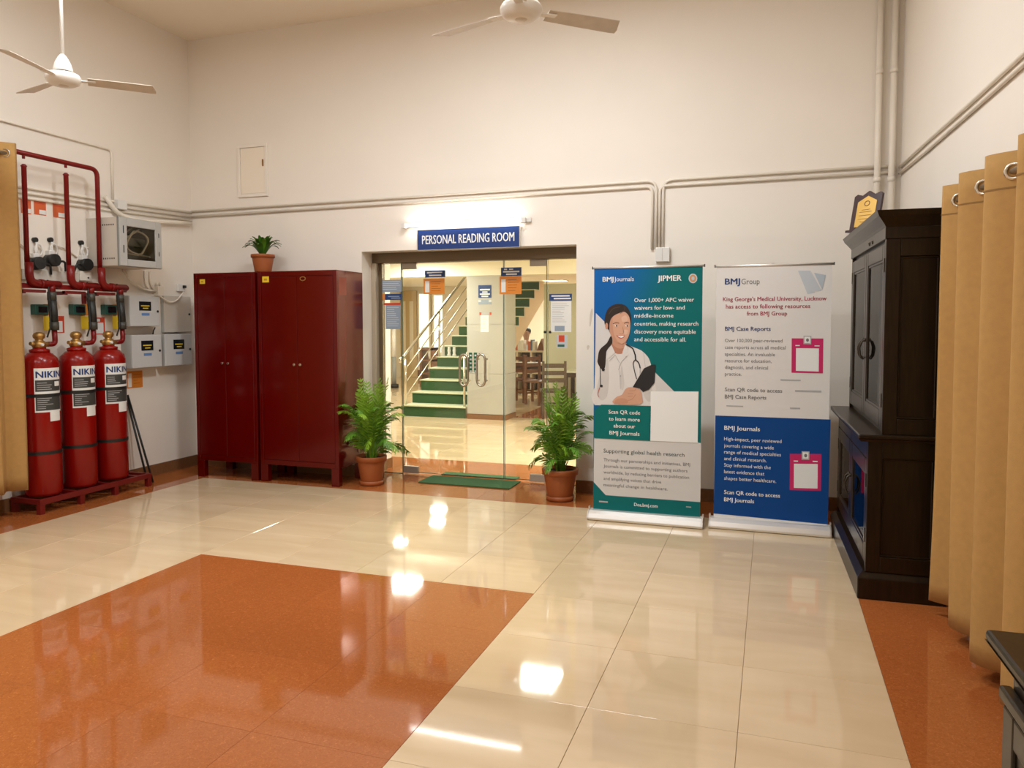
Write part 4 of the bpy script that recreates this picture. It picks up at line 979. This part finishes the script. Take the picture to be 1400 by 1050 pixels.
incab('trophy',[(.035,0),(.035,.02),(.01,.03),(.01,.09),(.03,.12),(.034,.15),(.02,.155)],.30,.40,.98,'gold','small gilt trophy on the floor of the glazed cabinet','trophy')
incab('beaker',[(.035,0),(.04,.11),(.042,.115),(.036,.11),(.032,.008)],.30,.38,SH[0],'white','white beaker on the lowest shelf of the glazed cabinet','beaker')
incab('jar',[(.04,0),(.042,.10),(.02,.12),(.02,.14)],.30,.44,SH[1],gl2,'clear jar on the middle shelf of the glazed cabinet','jar')
incab('bowl',[(.03,0),(.07,.05),(.075,.07),(.07,.07),(.03,.01)],.30,.36,SH[2],'alu','metal bowl on the top shelf of the glazed cabinet','bowl')
incab('vase',[(.03,0),(.045,.06),(.02,.13),(.028,.16)],.28,.38,.502,'white','white vase behind the lower cabinet doors','vase')
# award plaque on top of the cabinet
pc = Rm @ Vector((UX+.02, 1.05, 2.215)); pq = thing('award_plaque','dark wood award plaque with gold plate standing on the display cabinet','plaque',pc,math.radians(0))
n0 = Vector((-.62,-.78,0)).normalized(); sx = Vector((.78,-.62,0)).normalized(); tilt = (Vector((0,0,1))*.97-n0*.24).normalized()
def pq3(u,v,d=0): return pc+sx*u+tilt*v+n0*d
sh = [(-.105,.012),(.105,.012),(.105,.26),(.085,.275),(.045,.262),(.0,.292),(-.045,.262),(-.085,.275),(-.105,.26)]
MB().hull([pq3(u,v,0) for u,v in reversed(sh)],[pq3(u,v,.02) for u,v in reversed(sh)]).build('board','plaquew',pq,bevel=.003)
gp = [(-.07,.035),(.07,.035),(.07,.215),(.035,.235),(.0,.255),(-.035,.235),(-.07,.215)]
MB().ngon([pq3(u,v,.0215) for u,v in gp]).build('gold_plate','gold',pq)
em = MB(); em.tube([pq3(.018*math.cos(a),.20+.018*math.sin(a),.0225) for a in [2*math.pi*i/12 for i in range(12)]],.003,4,closed=True)
for v,h in ((.155,.03),(.14,.045),(.115,.045),(.09,.05),(.07,.03)): em.tube([pq3(-h,v,.022),(pq3(h,v,.022))],.0016,4)
em.build('engraving','goldd',pq)
MB().hull([pq3(-.12,.0,-.03),pq3(.12,.0,-.03),pq3(.12,.0,.04),pq3(-.12,.0,.04)],[pq3(-.12,.016,-.03),pq3(.12,.016,-.03),pq3(.12,.016,.04),pq3(-.12,.016,.04)]).build('base','plaquew',pq)

# ================================================================== LOW CABINET, lower right corner
lc = thing('low_cabinet','low dark wood cabinet at the lower right edge before the curtain','cabinet',(.472,1.95,0),RZ)
DL, HL, LL = .66, .90, 1.3                      # depth, height, length towards the viewer (local -y)
def lbx(name,*a,m='wood',bevel=.003,parent=lc): return bx(*a).build(name,m,parent,local=True,bevel=bevel)
lbx('plinth',.02,DL,-LL,-.0,0,.12)
lbx('case',.05,DL,-LL+.02,-.02,.12,HL-.045)
MB().hull([(.03,-LL,HL-.045),(DL,-LL,HL-.045),(DL,-.01,HL-.045),(.03,-.01,HL-.045)],[(.0,-LL,HL-.025),(DL,-LL,HL-.025),(DL,.012,HL-.025),(.0,.012,HL-.025)]).build('top_moulding','wood',lc,local=True)
lbx('top',.0,DL,-LL,.012,HL-.025,HL,bevel=.008)
lbx('frieze_moulding',.024,.05,-LL,-.012,HL-.145,HL-.115,bevel=.006)
for (a,b_) in ((-.62,-.03),(-1.24,-.65)):
    d = MB(); q = .07; d.box(.028,.05,b_-q,b_,.14,HL-.15); d.box(.028,.05,a,a+q,.14,HL-.15); d.box(.028,.05,a+q,b_-q,HL-.15-q,HL-.15); d.box(.028,.05,a+q,b_-q,.14,.14+q)
    dd = d.build('door','wood',lc,local=True,bevel=.006)
    k = MB()
    for i in range(3): k.box(.036+.004*i,.05,a+q+.012*i,b_-q-.012*i,.14+q+.012*i,HL-.15-q-.012*i)
    k.build('panel','wood',dd,local=True,bevel=.003)

# ================================================================== CURTAINS
def curtain(name,label,pts,z0,z1,rodpts,wave,amp,phase,side,nx=150,nz=24,cat='curtain'):
    """cloth hung along a line on plan, with eyelets and a rod"""
    a, b = Vector((*pts[0],0)), Vector((*pts[1],0)); d = (b-a); L = d.length; d.normalize(); nrm = Vector((-d.y,d.x,0))*side
    t = thing(name,label,cat,((a.x+b.x)/2,(a.y+b.y)/2,z0))
    vs = []
    for j in range(nz+1):
        v = j/nz; z = z0+(z1-z0)*v
        for i in range(nx+1):
            s = L*i/nx; ph = 2*math.pi*s/wave+phase
            sq = math.tanh(1.25*math.sin(ph+.25*math.sin(3.1*(1-v)+s*2)*(1-v)))/math.tanh(1.25)
            am = amp*(1+.22*(1-v)*math.sin(s*7+1.3))
            p = a+d*(s+.018*math.cos(ph)*math.sin(ph)*2)+nrm*am*sq
            vs.append((p.x,p.y,z+.004*math.sin(s*9)*(1-v)))
    w_ = nx+1
    o = MB().add(vs,[(j*w_+i,j*w_+i+1,(j+1)*w_+i+1,(j+1)*w_+i) for j in range(nz) for i in range(nx)],True).build('cloth','curt',t)
    so = o.modifiers.new('thickness','SOLIDIFY'); so.thickness = .003
    zr = z1-.085
    hm = MB(); hv = []
    for zz in (z1-.155,z1-.149):
        for i in range(nx+1):
            k = int(round((zz-z0)/(z1-z0)*nz)); q = Vector(vs[k*w_+i]); hv.append((q.x+nrm.x*.003,q.y+nrm.y*.003,zz))
    hm.add(hv,[(i,i+1,w_+i+1,w_+i) for i in range(nx)],True).build('hem_stitch',mat('hem_thread',(.27,.15,.05),.9),t)
    s = (math.pi*0-phase)/(2*math.pi)*wave
    while s < 0: s += wave/2
    while s < L:
        p = a+d*s; k = 1 if math.cos(2*math.pi*s/wave+phase) > 0 else -1
        ax = (d*.75+nrm*.66*k).normalized() if False else d
        e1 = nrm; e2 = Vector((0,0,1)); tl_ = (nrm*1.0+d*.55*k).normalized()
        MB().tube([Vector((p.x,p.y,zr))+tl_*.031*math.cos(u)+e2*.031*math.sin(u) for u in [2*math.pi*i/20 for i in range(20)]],.0075,8,closed=True).build('eyelet','ring',t)
        s += wave/2
    MB().tube([Vector((*rodpts[0],zr)),Vector((*rodpts[1],zr))],.013,12).build('rod','rod',t)
    return t
curtain('eyelet_curtain','tan eyelet curtain on a rod along the right wall beside the display cabinet',((.915,4.60),(1.04,2.0)),.075,2.315,((.91,4.66),(1.045,1.9)),.40,.080,2.4,-1,nx=260)
curtain('eyelet_curtain','tan eyelet curtain at the left edge beside the red gas cylinders',((-5.80,4.615),(-5.80,3.6)),.225,3.03,((-5.80,4.60),(-5.80,3.5)),.20,.045,.4,1,nx=160)

# ================================================================== CEILING FANS
def fan(c,R_,a0,label,rodlen):
    c = Vector(c); t = thing('ceiling_fan',label,'fan',c,0,'ceiling fans')
    MB().lathe([(.035,-.048),(.075,-.045),(.10,-.030),(.112,-.008),(.112,.012),(.10,.03),(.06,.036)],c,32).build('motor','fan',t)
    MB().lathe([(.0,-.0505),(.03,-.050),(.034,-.047)],c,20).build('badge','fanblade',t)
    MB().lathe([(.05,.036),(.05,.05)],c,20).build('collar','vent',t)
    MB().lathe([(.062,.05),(.064,.06),(.05,.11),(.028,.15),(.016,.165)],c,24).build('canopy','fan',t)
    MB().tube([c+Vector((0,0,.15)),Vector((c.x,c.y,CEIL-.06))],.013,12).build('rod','fan',t)
    MB().lathe([(.015,CEIL-c.z-.10),(.05,CEIL-c.z-.04),(.055,CEIL-c.z)],c,20).build('ceiling_cup','fan',t)
    for k in range(3):
        a = math.radians(a0+120*k); d = Vector((math.cos(a),math.sin(a),0)); n = Vector((-d.y,d.x,0)); up = Vector((0,0,1))
        MB().hull([c+d*.10-n*.018+up*-.006,c+d*.10+n*.018+up*-.006,c+d*.10+n*.018+up*.0,c+d*.10-n*.018+up*.0],[c+d*.20-n*.03+up*-.006,c+d*.20+n*.03+up*-.006,c+d*.20+n*.03+up*.0,c+d*.20-n*.03+up*.0]).build('arm','fan',t)
        def sec(s,w0,w1,sk): return [c+d*(s+sk)+n*w0+up*.012, c+d*s+n*(w0*.3+w1*.7)+up*-.004, c+d*s+n*w1+up*-.012]
        rows = [sec(.15,-.045,.045,0),sec(.35,-.055,.052,0),sec(R_-.03,-.062,.055,0),sec(R_,-.055,.05,-.05)]
        vs = [p for r_ in rows for p in r_]; bo = [p-up*.004 for p in vs]; mb = MB(); nn = len(vs)
        fs = [f for i in range(3) for j in range(2) for f in [(i*3+j,i*3+j+1,i*3+j+4,i*3+j+3)]]
        mb.add(vs+bo,[tuple(reversed(f)) for f in fs]+[tuple(nn+q for q in f) for f in fs]+[(0,1,nn+1,nn),(1,2,nn+2,nn+1),(11,10,nn+10,nn+11),(10,9,nn+9,nn+10)]+[(i*3,nn+i*3,nn+i*3+3,i*3+3) for i in range(3)]+[(i*3+2,i*3+5,nn+i*3+5,nn+i*3+2) for i in range(3)])
        mb.build('blade','fanblade',t)
fan((-4.72,4.135,3.30),.59,45,'white ceiling fan on a long rod at upper left',1)
fan((-1.285,3.94,3.25),.60,42,'white ceiling fan cut by the top edge in the middle',1)
# lamp bodies of the hall, flush on the ceiling
for i,(x,y,pw_) in enumerate(HALL_LAMPS):
    t = thing('tube_fitting',('ceiling tube fitting above the display cabinet','ceiling tube fitting over the middle of the hall','ceiling tube fitting above the viewer','ceiling tube fitting over the near left of the hall')[i],'light',(x,y,4.57))
    bx(x-.62,x+.62,y-.07,y+.07,4.575,CEIL).build('housing','white',t,bevel=.006)
    bx(x-.58,x+.58,y-.05,y+.05,4.562,4.575).build('diffuser','panel',t)

# ================================================================== READING ROOM
pil = MB().box(-4.72,-4.05,11.6,12.1,0,2.345)
pl_ = thing('marble_pillar','square pale marble pillar beside the green staircase behind the glass','pillar',(-4.385,11.85,0))
SZ = [0.085,.75,1.55,2.345]
for k in range(3):
    for x0,x1,y0,y1 in ((-4.72,-4.05,11.6,11.62),(-4.07,-4.05,11.622,12.1)): bx(x0,x1,y0,y1,SZ[k]+.002,SZ[k+1]-.002).build('slab','marble',pl_)
bx(-4.715,-4.072,11.622,12.1,0,2.344).build('core','marble',pl_)
bx(-4.725,-4.045,11.59,12.1,0,.083).build('skirting','skirt',pl_)
PP = (1, 11.598, -1)
sheet('blue_notice',654,390,672,407,'navy2','square dark blue notice on the marble pillar',plane=PP,parts=[('print','pwhite',(.12,.3,.88,.42),(.3,.5,.7,.6),(.12,.66,.88,.76),(.25,.84,.75,.94))])
sheet('emblem_notice',654,410,672,416,'bluegrey','blue grey roof-shaped notice below the square blue notice on the pillar',plane=PP,parts=[('print','pale',(.0,.0,.2,.5),(.8,.0,1,.5))])
sheet('strip_notice',655.5,427,672,430.5,'plgrey','red and grey strip on the pillar above a white sheet',plane=PP,parts=[('red_end','redsign',(0,0,.16,1),(.84,0,1,1))])
sheet('white_notice',657,431,668.5,454,'paper','white printed sheet hanging on the marble pillar',plane=PP,parts=[('print','pgrey',*lines(.15,.8,.12,.9,6,.5,.14))])
# staircase
st = thing('staircase','straight staircase with green carpeted risers and steel handrail beyond the glass door','stairs',(-5.33,11.6,0))
X0,X1,Y0,RI,RU,NS = -5.9,-4.76,11.62,.19,.35,13
for k in range(NS):
    y = Y0+k*RU; z = k*RI
    bx(X0,X1,y,y+.012,z,z+RI-.022).build('riser','carpet',st)
    bx(X0-.02,X1+.01,y-.02,y+RU+.012,z+RI-.022,z+RI).build('tread','tread',st,bevel=.004)
side = MB(); lo = []; 
prof = []
for k in range(NS): prof += [(Y0+k*RU+.012,k*RI),(Y0+k*RU+.012,(k+1)*RI-.022)]
prof += [(Y0+NS*RU,NS*RI-.022),(Y0+NS*RU,NS*RI-.40),(Y0+.50,.0)]
side.hull([(X0+.002,y,z) for y,z in reversed(prof)],[(X1-.002,y,z) for y,z in reversed(prof)])
side.build('flight','soffit',st)
# handrail on the open side
hr = st
xh = -5.87; sl = RI/RU
def rz(y,h): return h+(y-Y0)*sl
MB().tube([(xh,Y0-.14,.90),(xh,Y0-.16,.98),(xh,Y0-.05,rz(Y0-.05,1.02)+.01),(xh,15.45,rz(15.45,1.02))],.024,10).build('rail','steel',hr)
for h in (.78,.55,.32): MB().tube([(xh,Y0+.05,rz(Y0+.05,h)),(xh,15.4,rz(15.4,h))],.011,8).build('bar','steel',hr)
for y in (Y0+.03,Y0+.03+RU*4,Y0+.03+RU*9): MB().tube([(xh,y,max(0,math.floor((y-Y0)/RU+1)*RI)),(xh,y,rz(y,1.02))],.021,10).build('post','steel',hr)
hr2 = st
xh = -4.80
MB().tube([(xh,Y0+.05,.19),(xh,Y0+.05,1.0)],.021,10).build('post','steel',hr2); MB().tube([(xh,Y0+.05,1.0),(xh,15.6,rz(15.6,1.0))],.022,10).build('rail','steel',hr2)
for i,(px,py) in enumerate(((610.5,476),(619.5,476.5),(626.5,477))):
    k = 5; y = Y0+k*RU-.03+.12; c = P(px,py,1,y); c.z = (k)*RI
    c = Vector((c.x, Y0+k*RU-.10, k*RI))
    solo('stair_ornament', MB().lathe([(.035,0),(.04,.02),(.025,.05),(.034,.10),(.026,.15),(.03,.17)],c,12),'white','small pale ornament on a green stair tread, %s of three' % ('first from the left','middle','first from the right')[i],'ornament','ornaments on the stairs')
# far windows and doors
for n,(x0,x1,y0,y1) in enumerate(((573,587,402,487),(593,605.5,404,482))):
    a = P(x0,y0,1,19.95); b = P(x1,y1,1,19.95)
    wn = bpy.data.objects.new('window_%d'%(n+1),None); COL.objects.link(wn); wn.location = ((a.x+b.x)/2,19.95,b.z); wn['kind'] = 'structure'
    bx(a.x,b.x,19.96,19.99,b.z,a.z).build('pane','litwin',wn)
    f = MB(); f.box(a.x-.05,a.x,19.93,20,b.z-.05,a.z+.05); f.box(b.x,b.x+.05,19.93,20,b.z-.05,a.z+.05); f.box(a.x,b.x,19.93,20,a.z,a.z+.05); f.box(a.x,b.x,19.93,20,b.z-.05,b.z); f.build('window_frame','wallR',wn)
a = P(545,398,1,19.98); b = P(571,512,1,19.98)
dr = bpy.data.objects.new('door_2',None); COL.objects.link(dr); dr.location = ((a.x+b.x)/2,19.98,0); dr['kind'] = 'structure'
bx(a.x,b.x,19.94,20,0,a.z).build('door_leaf',mat('tan_door',(.62,.46,.24),.5),dr,bevel=.005)
for u in (.2,.62): bx(a.x+(b.x-a.x)*u,a.x+(b.x-a.x)*(u+.2),19.932,19.942,.5,a.z-.3).build('door_panel','wallR',dr)
# post stand by the left
c = Vector((-8.62,16.5,0)); t = thing('queue_post','slim white and dark post standing on the reading room floor at left','post',c)
MB().tube([c+Vector((0,0,.02)),c+Vector((0,0,.75))],.06,10).build('lower_post','greyd',t); MB().tube([c+Vector((0,0,.75)),c+Vector((0,0,1.48))],.05,10).build('upper_post','white',t); MB().tube([c,c+Vector((0,0,.09))],.11,12).build('base','black',t)
# wooden stand behind the stair rail
c = Vector((-8.0,17.2,0)); t = thing('wooden_stand','brown wooden stand behind the stair railing','stand',c)
for dx in (-.18,.12): bx(c.x+dx,c.x+dx+.06,c.y-.2,c.y+.2,0,.96).build('leg','woodm',t)
for z in (.30,.62,.90): bx(c.x-.18,c.x+.18,c.y-.2,c.y+.2,z,z+.05).build('shelf','woodm',t)
# light panels
for i,(x,y,pw_,sz) in enumerate(ROOM_PANELS):
    t = thing('ceiling_panel_light',('square ceiling light just inside the glass door','square ceiling light in front of the stairs','unseen square ceiling light added over the right end of the reading room','small ceiling light at the foot of the stair rail','small ceiling light halfway up the stair rail','small ceiling light at the top of the stair rail','unseen square ceiling light added above the seated reader','unseen square ceiling light added over the far left of the reading room','square ceiling light behind the olive partition')[i],'light',(x,y,2.58),0,'reading room ceiling lights')
    h_ = sz/2; bx(x-h_-.03,x+h_+.03,y-h_-.03,y+h_+.03,2.585,2.6).build('frame','white',t); bx(x-h_,x+h_,y-h_,y+h_,2.5815,2.585).build('diffuser','panel',t)
# low bookshelf with books
BY = 15.9
a = P(702,479,1,BY); b = P(741,474,1,BY)
t = thing('bookshelf','low open wooden bookshelf in front of the seated reader','shelf',((a.x+b.x)/2,BY,0))
x0,x1,zt = a.x-.3,b.x+.05,a.z
for x in (x0,x0+(x1-x0)*.36,x0+(x1-x0)*.68,x1-.04): bx(x,x+.04,BY,BY+.32,0,zt-.04).build('upright','woodl',t)
for z in (.05,.45,zt-.04): bx(x0,x1,BY,BY+.32,z,z+.04).build('board','woodl',t)
bx(x0,x1,BY+.30,BY+.32,.09,zt-.04).build('back','woodk',t)
random.seed(2)
bw = x0+.32; nbk = 0
while bw < x1-.26:
    wd = random.uniform(.03,.06); h = random.uniform(.16,.24)
    o = solo('book', bx(bw,bw+wd,BY+.04,BY+.24,zt,zt+h), random.choice(['book1','book2','book2','book3']), 'upright book on the low bookshelf, %s in the row from the left' % ('first','second','third','fourth','fifth','sixth','seventh','eighth','ninth','tenth','eleventh','twelfth','thirteenth','fourteenth')[nbk], 'book', 'books on the low bookshelf', bevel=.003)
    nbk += 1; bw += wd+random.choice((.003,.003,.10))
# chairs and tables
def wchair(c,rz_,label,m='woodm'):
    t = thing('wooden_chair',label,'chair',c,rz_,'wooden reading room chairs')
    L = dict(local=True)
    for x in (-.2,.16): bx(x,x+.04,-.2,-.16,0,.43).build('leg',m,t,**L)
    for x in (-.2,.16): bx(x,x+.04,.17,.21,0,.95).build('back_leg',m,t,**L)
    bx(-.22,.22,-.22,.22,.43,.47).build('seat',m,t,bevel=.008,**L)
    for z in (.60,.72,.84): bx(-.16,.16,.18,.20,z,z+.07).build('back_slat',m,t,**L)
    for y in (-.19,.18): bx(-.16,.16,y,y+.02,.2,.23).build('stretcher',m,t,**L)
    return t
def table(c,w_,d_,label,m='woodk',top='woodl'):
    t = thing('reading_table',label,'table',c,0); c = Vector(c)
    bx(c.x-w_/2,c.x+w_/2,c.y-d_/2,c.y+d_/2,.71,.75).build('top',top,t,bevel=.005); bx(c.x-w_/2+.05,c.x+w_/2-.05,c.y-d_/2+.05,c.y+d_/2-.05,.63,.71).build('apron',m,t)
    for sx in (-1,1):
        for sy in (-1,1): bx(c.x+sx*(w_/2-.06)-.03,c.x+sx*(w_/2-.06)+.03,c.y+sy*(d_/2-.06)-.03,c.y+sy*(d_/2-.06)+.03,0,.63).build('leg',m,t)
    return t
table((-4.75,15.0,0),1.0,.55,'dark reading table with pale top behind the pillar')
for k,(x,y) in enumerate(((-4.68,14.92),(-4.50,15.02))): solo('paper_sheet', bx(x-.12,x+.12,y-.09,y+.09,.7505,.756),'paper','white papers lying on the reading table, %s pile' % ('left','right')[k],'paper')
wchair((-4.72,14.40,0),math.radians(170),'brown wooden chair pulled to the near side of the reading table')
wchair((-4.22,14.05,0),math.radians(60),'orange brown wooden chair with its side to the door')
wchair((-3.42,12.2,0),math.radians(200),'dark wooden chair beside the olive partition','woodk')
table((-2.95,13.05,0),.95,.6,'olive topped desk before the partition at right','woodk','olive')
solo('paper_heap', MB().lathe([(.16,0),(.12,.05),(.04,.10),(.0,.11)],(-2.9,13.05,.75),10),'paper','pale heap of papers on the desk at right','paper')
# seated reader
pp = P(720,470,1,17.0); px_ = pp.x
def skin(name, verts, edges, radii, root, m, parent):
    me = bpy.data.meshes.new(name); me.from_pydata([Vector(v) for v in verts],edges,[]); me.materials.append(M[m])
    o = bpy.data.objects.new(name,me); COL.objects.link(o); o.parent = parent
    o.modifiers.new('skin','SKIN'); 
    for i,r_ in enumerate(radii): me.skin_vertices[0].data[i].radius = (r_,r_); me.skin_vertices[0].data[i].use_root = (i == root)
    s = o.modifiers.new('sub','SUBSURF'); s.levels = 2; s.render_levels = 2
    return o
rd = thing('person','seated reader with short dark hair in a grey and white shirt behind the bookshelf','person',(px_,17.0,0))
V = [(0,0,.50),(0,.02,.72),(0,.02,.96),(0,.0,1.10),(0,-.015,1.17),(0,-.03,1.24),(0,-.035,1.33),(0,-.02,1.41),
     (-.17,0,1.06),(-.24,-.06,.84),(-.16,-.28,.80),(-.10,-.36,.80),(.17,0,1.06),(.24,-.06,.84),(.16,-.28,.80),(.10,-.36,.80),
     (-.10,-.05,.50),(-.13,-.42,.50),(-.13,-.42,.08),(-.13,-.56,.05),(.10,-.05,.50),(.13,-.42,.50),(.13,-.42,.08),(.13,-.56,.05)]
E_ = [(0,1),(1,2),(2,3),(3,4),(4,5),(5,6),(6,7),(3,8),(8,9),(9,10),(10,11),(3,12),(12,13),(13,14),(14,15),(0,16),(16,17),(17,18),(18,19),(0,20),(20,21),(21,22),(22,23)]
Rr = [.15,.13,.15,.10,.055,.075,.092,.06,.07,.052,.038,.03,.07,.052,.038,.03,.09,.075,.05,.04,.09,.075,.05,.04]
skin('body',V,E_,Rr,0,'pskin',rd)
sv = [0,1,2,3,8,9,12,13]; ix = {v:i for i,v in enumerate(sv)}
skin('shirt',[V[i] for i in sv],[(ix[a],ix[b]) for a,b in E_ if a in ix and b in ix],[Rr[i]+.016 for i in sv],0,'shirt',rd)
hm = MB().lathe([(.088,-.02),(.098,.03),(.09,.075),(.055,.11),(.0,.122)],(0,0,0),16); hm.v = [Vector((v.x,v.y*1.08+.018-(.03 if v.z < 0 and v.y < 0 else 0)*-1,v.z+1.345)) for v in hm.v]
hm.build('hair','phair',rd,local=True)
for sx_ in (-.032,.032): MB().lathe([(0,-.008),(.008,0),(0,.008)],(sx_,-.118,1.335),8).build('eye','phair',rd,local=True)
MB().lathe([(.0,-.015),(.012,-.008),(.0,.03)],(0,-.128,1.305),8).build('nose','pskin',rd,local=True)
MB().lathe([(0,-.004),(.022,0),(0,.004)],(0,-.108,1.272),8).build('mouth','lip',rd,local=True)
for sx_ in (-.092,.092): MB().lathe([(0,-.025),(.014,0),(0,.028)],(sx_,-.025,1.32),8).build('ear','pskin',rd,local=True)
wchair((px_,17.05,0),0,'wooden chair carrying the seated reader')
# wooden lectern-like peak at right of the books
solo('book_stand', MB().hull([(x1-.19,BY+.05,zt),(x1-.02,BY+.05,zt),(x1-.08,BY+.05,zt+.26)],[(x1-.19,BY+.25,zt),(x1-.02,BY+.25,zt),(x1-.08,BY+.25,zt+.26)]),'woodm','peaked brown wooden book stand at the right end of the bookshelf','stand')
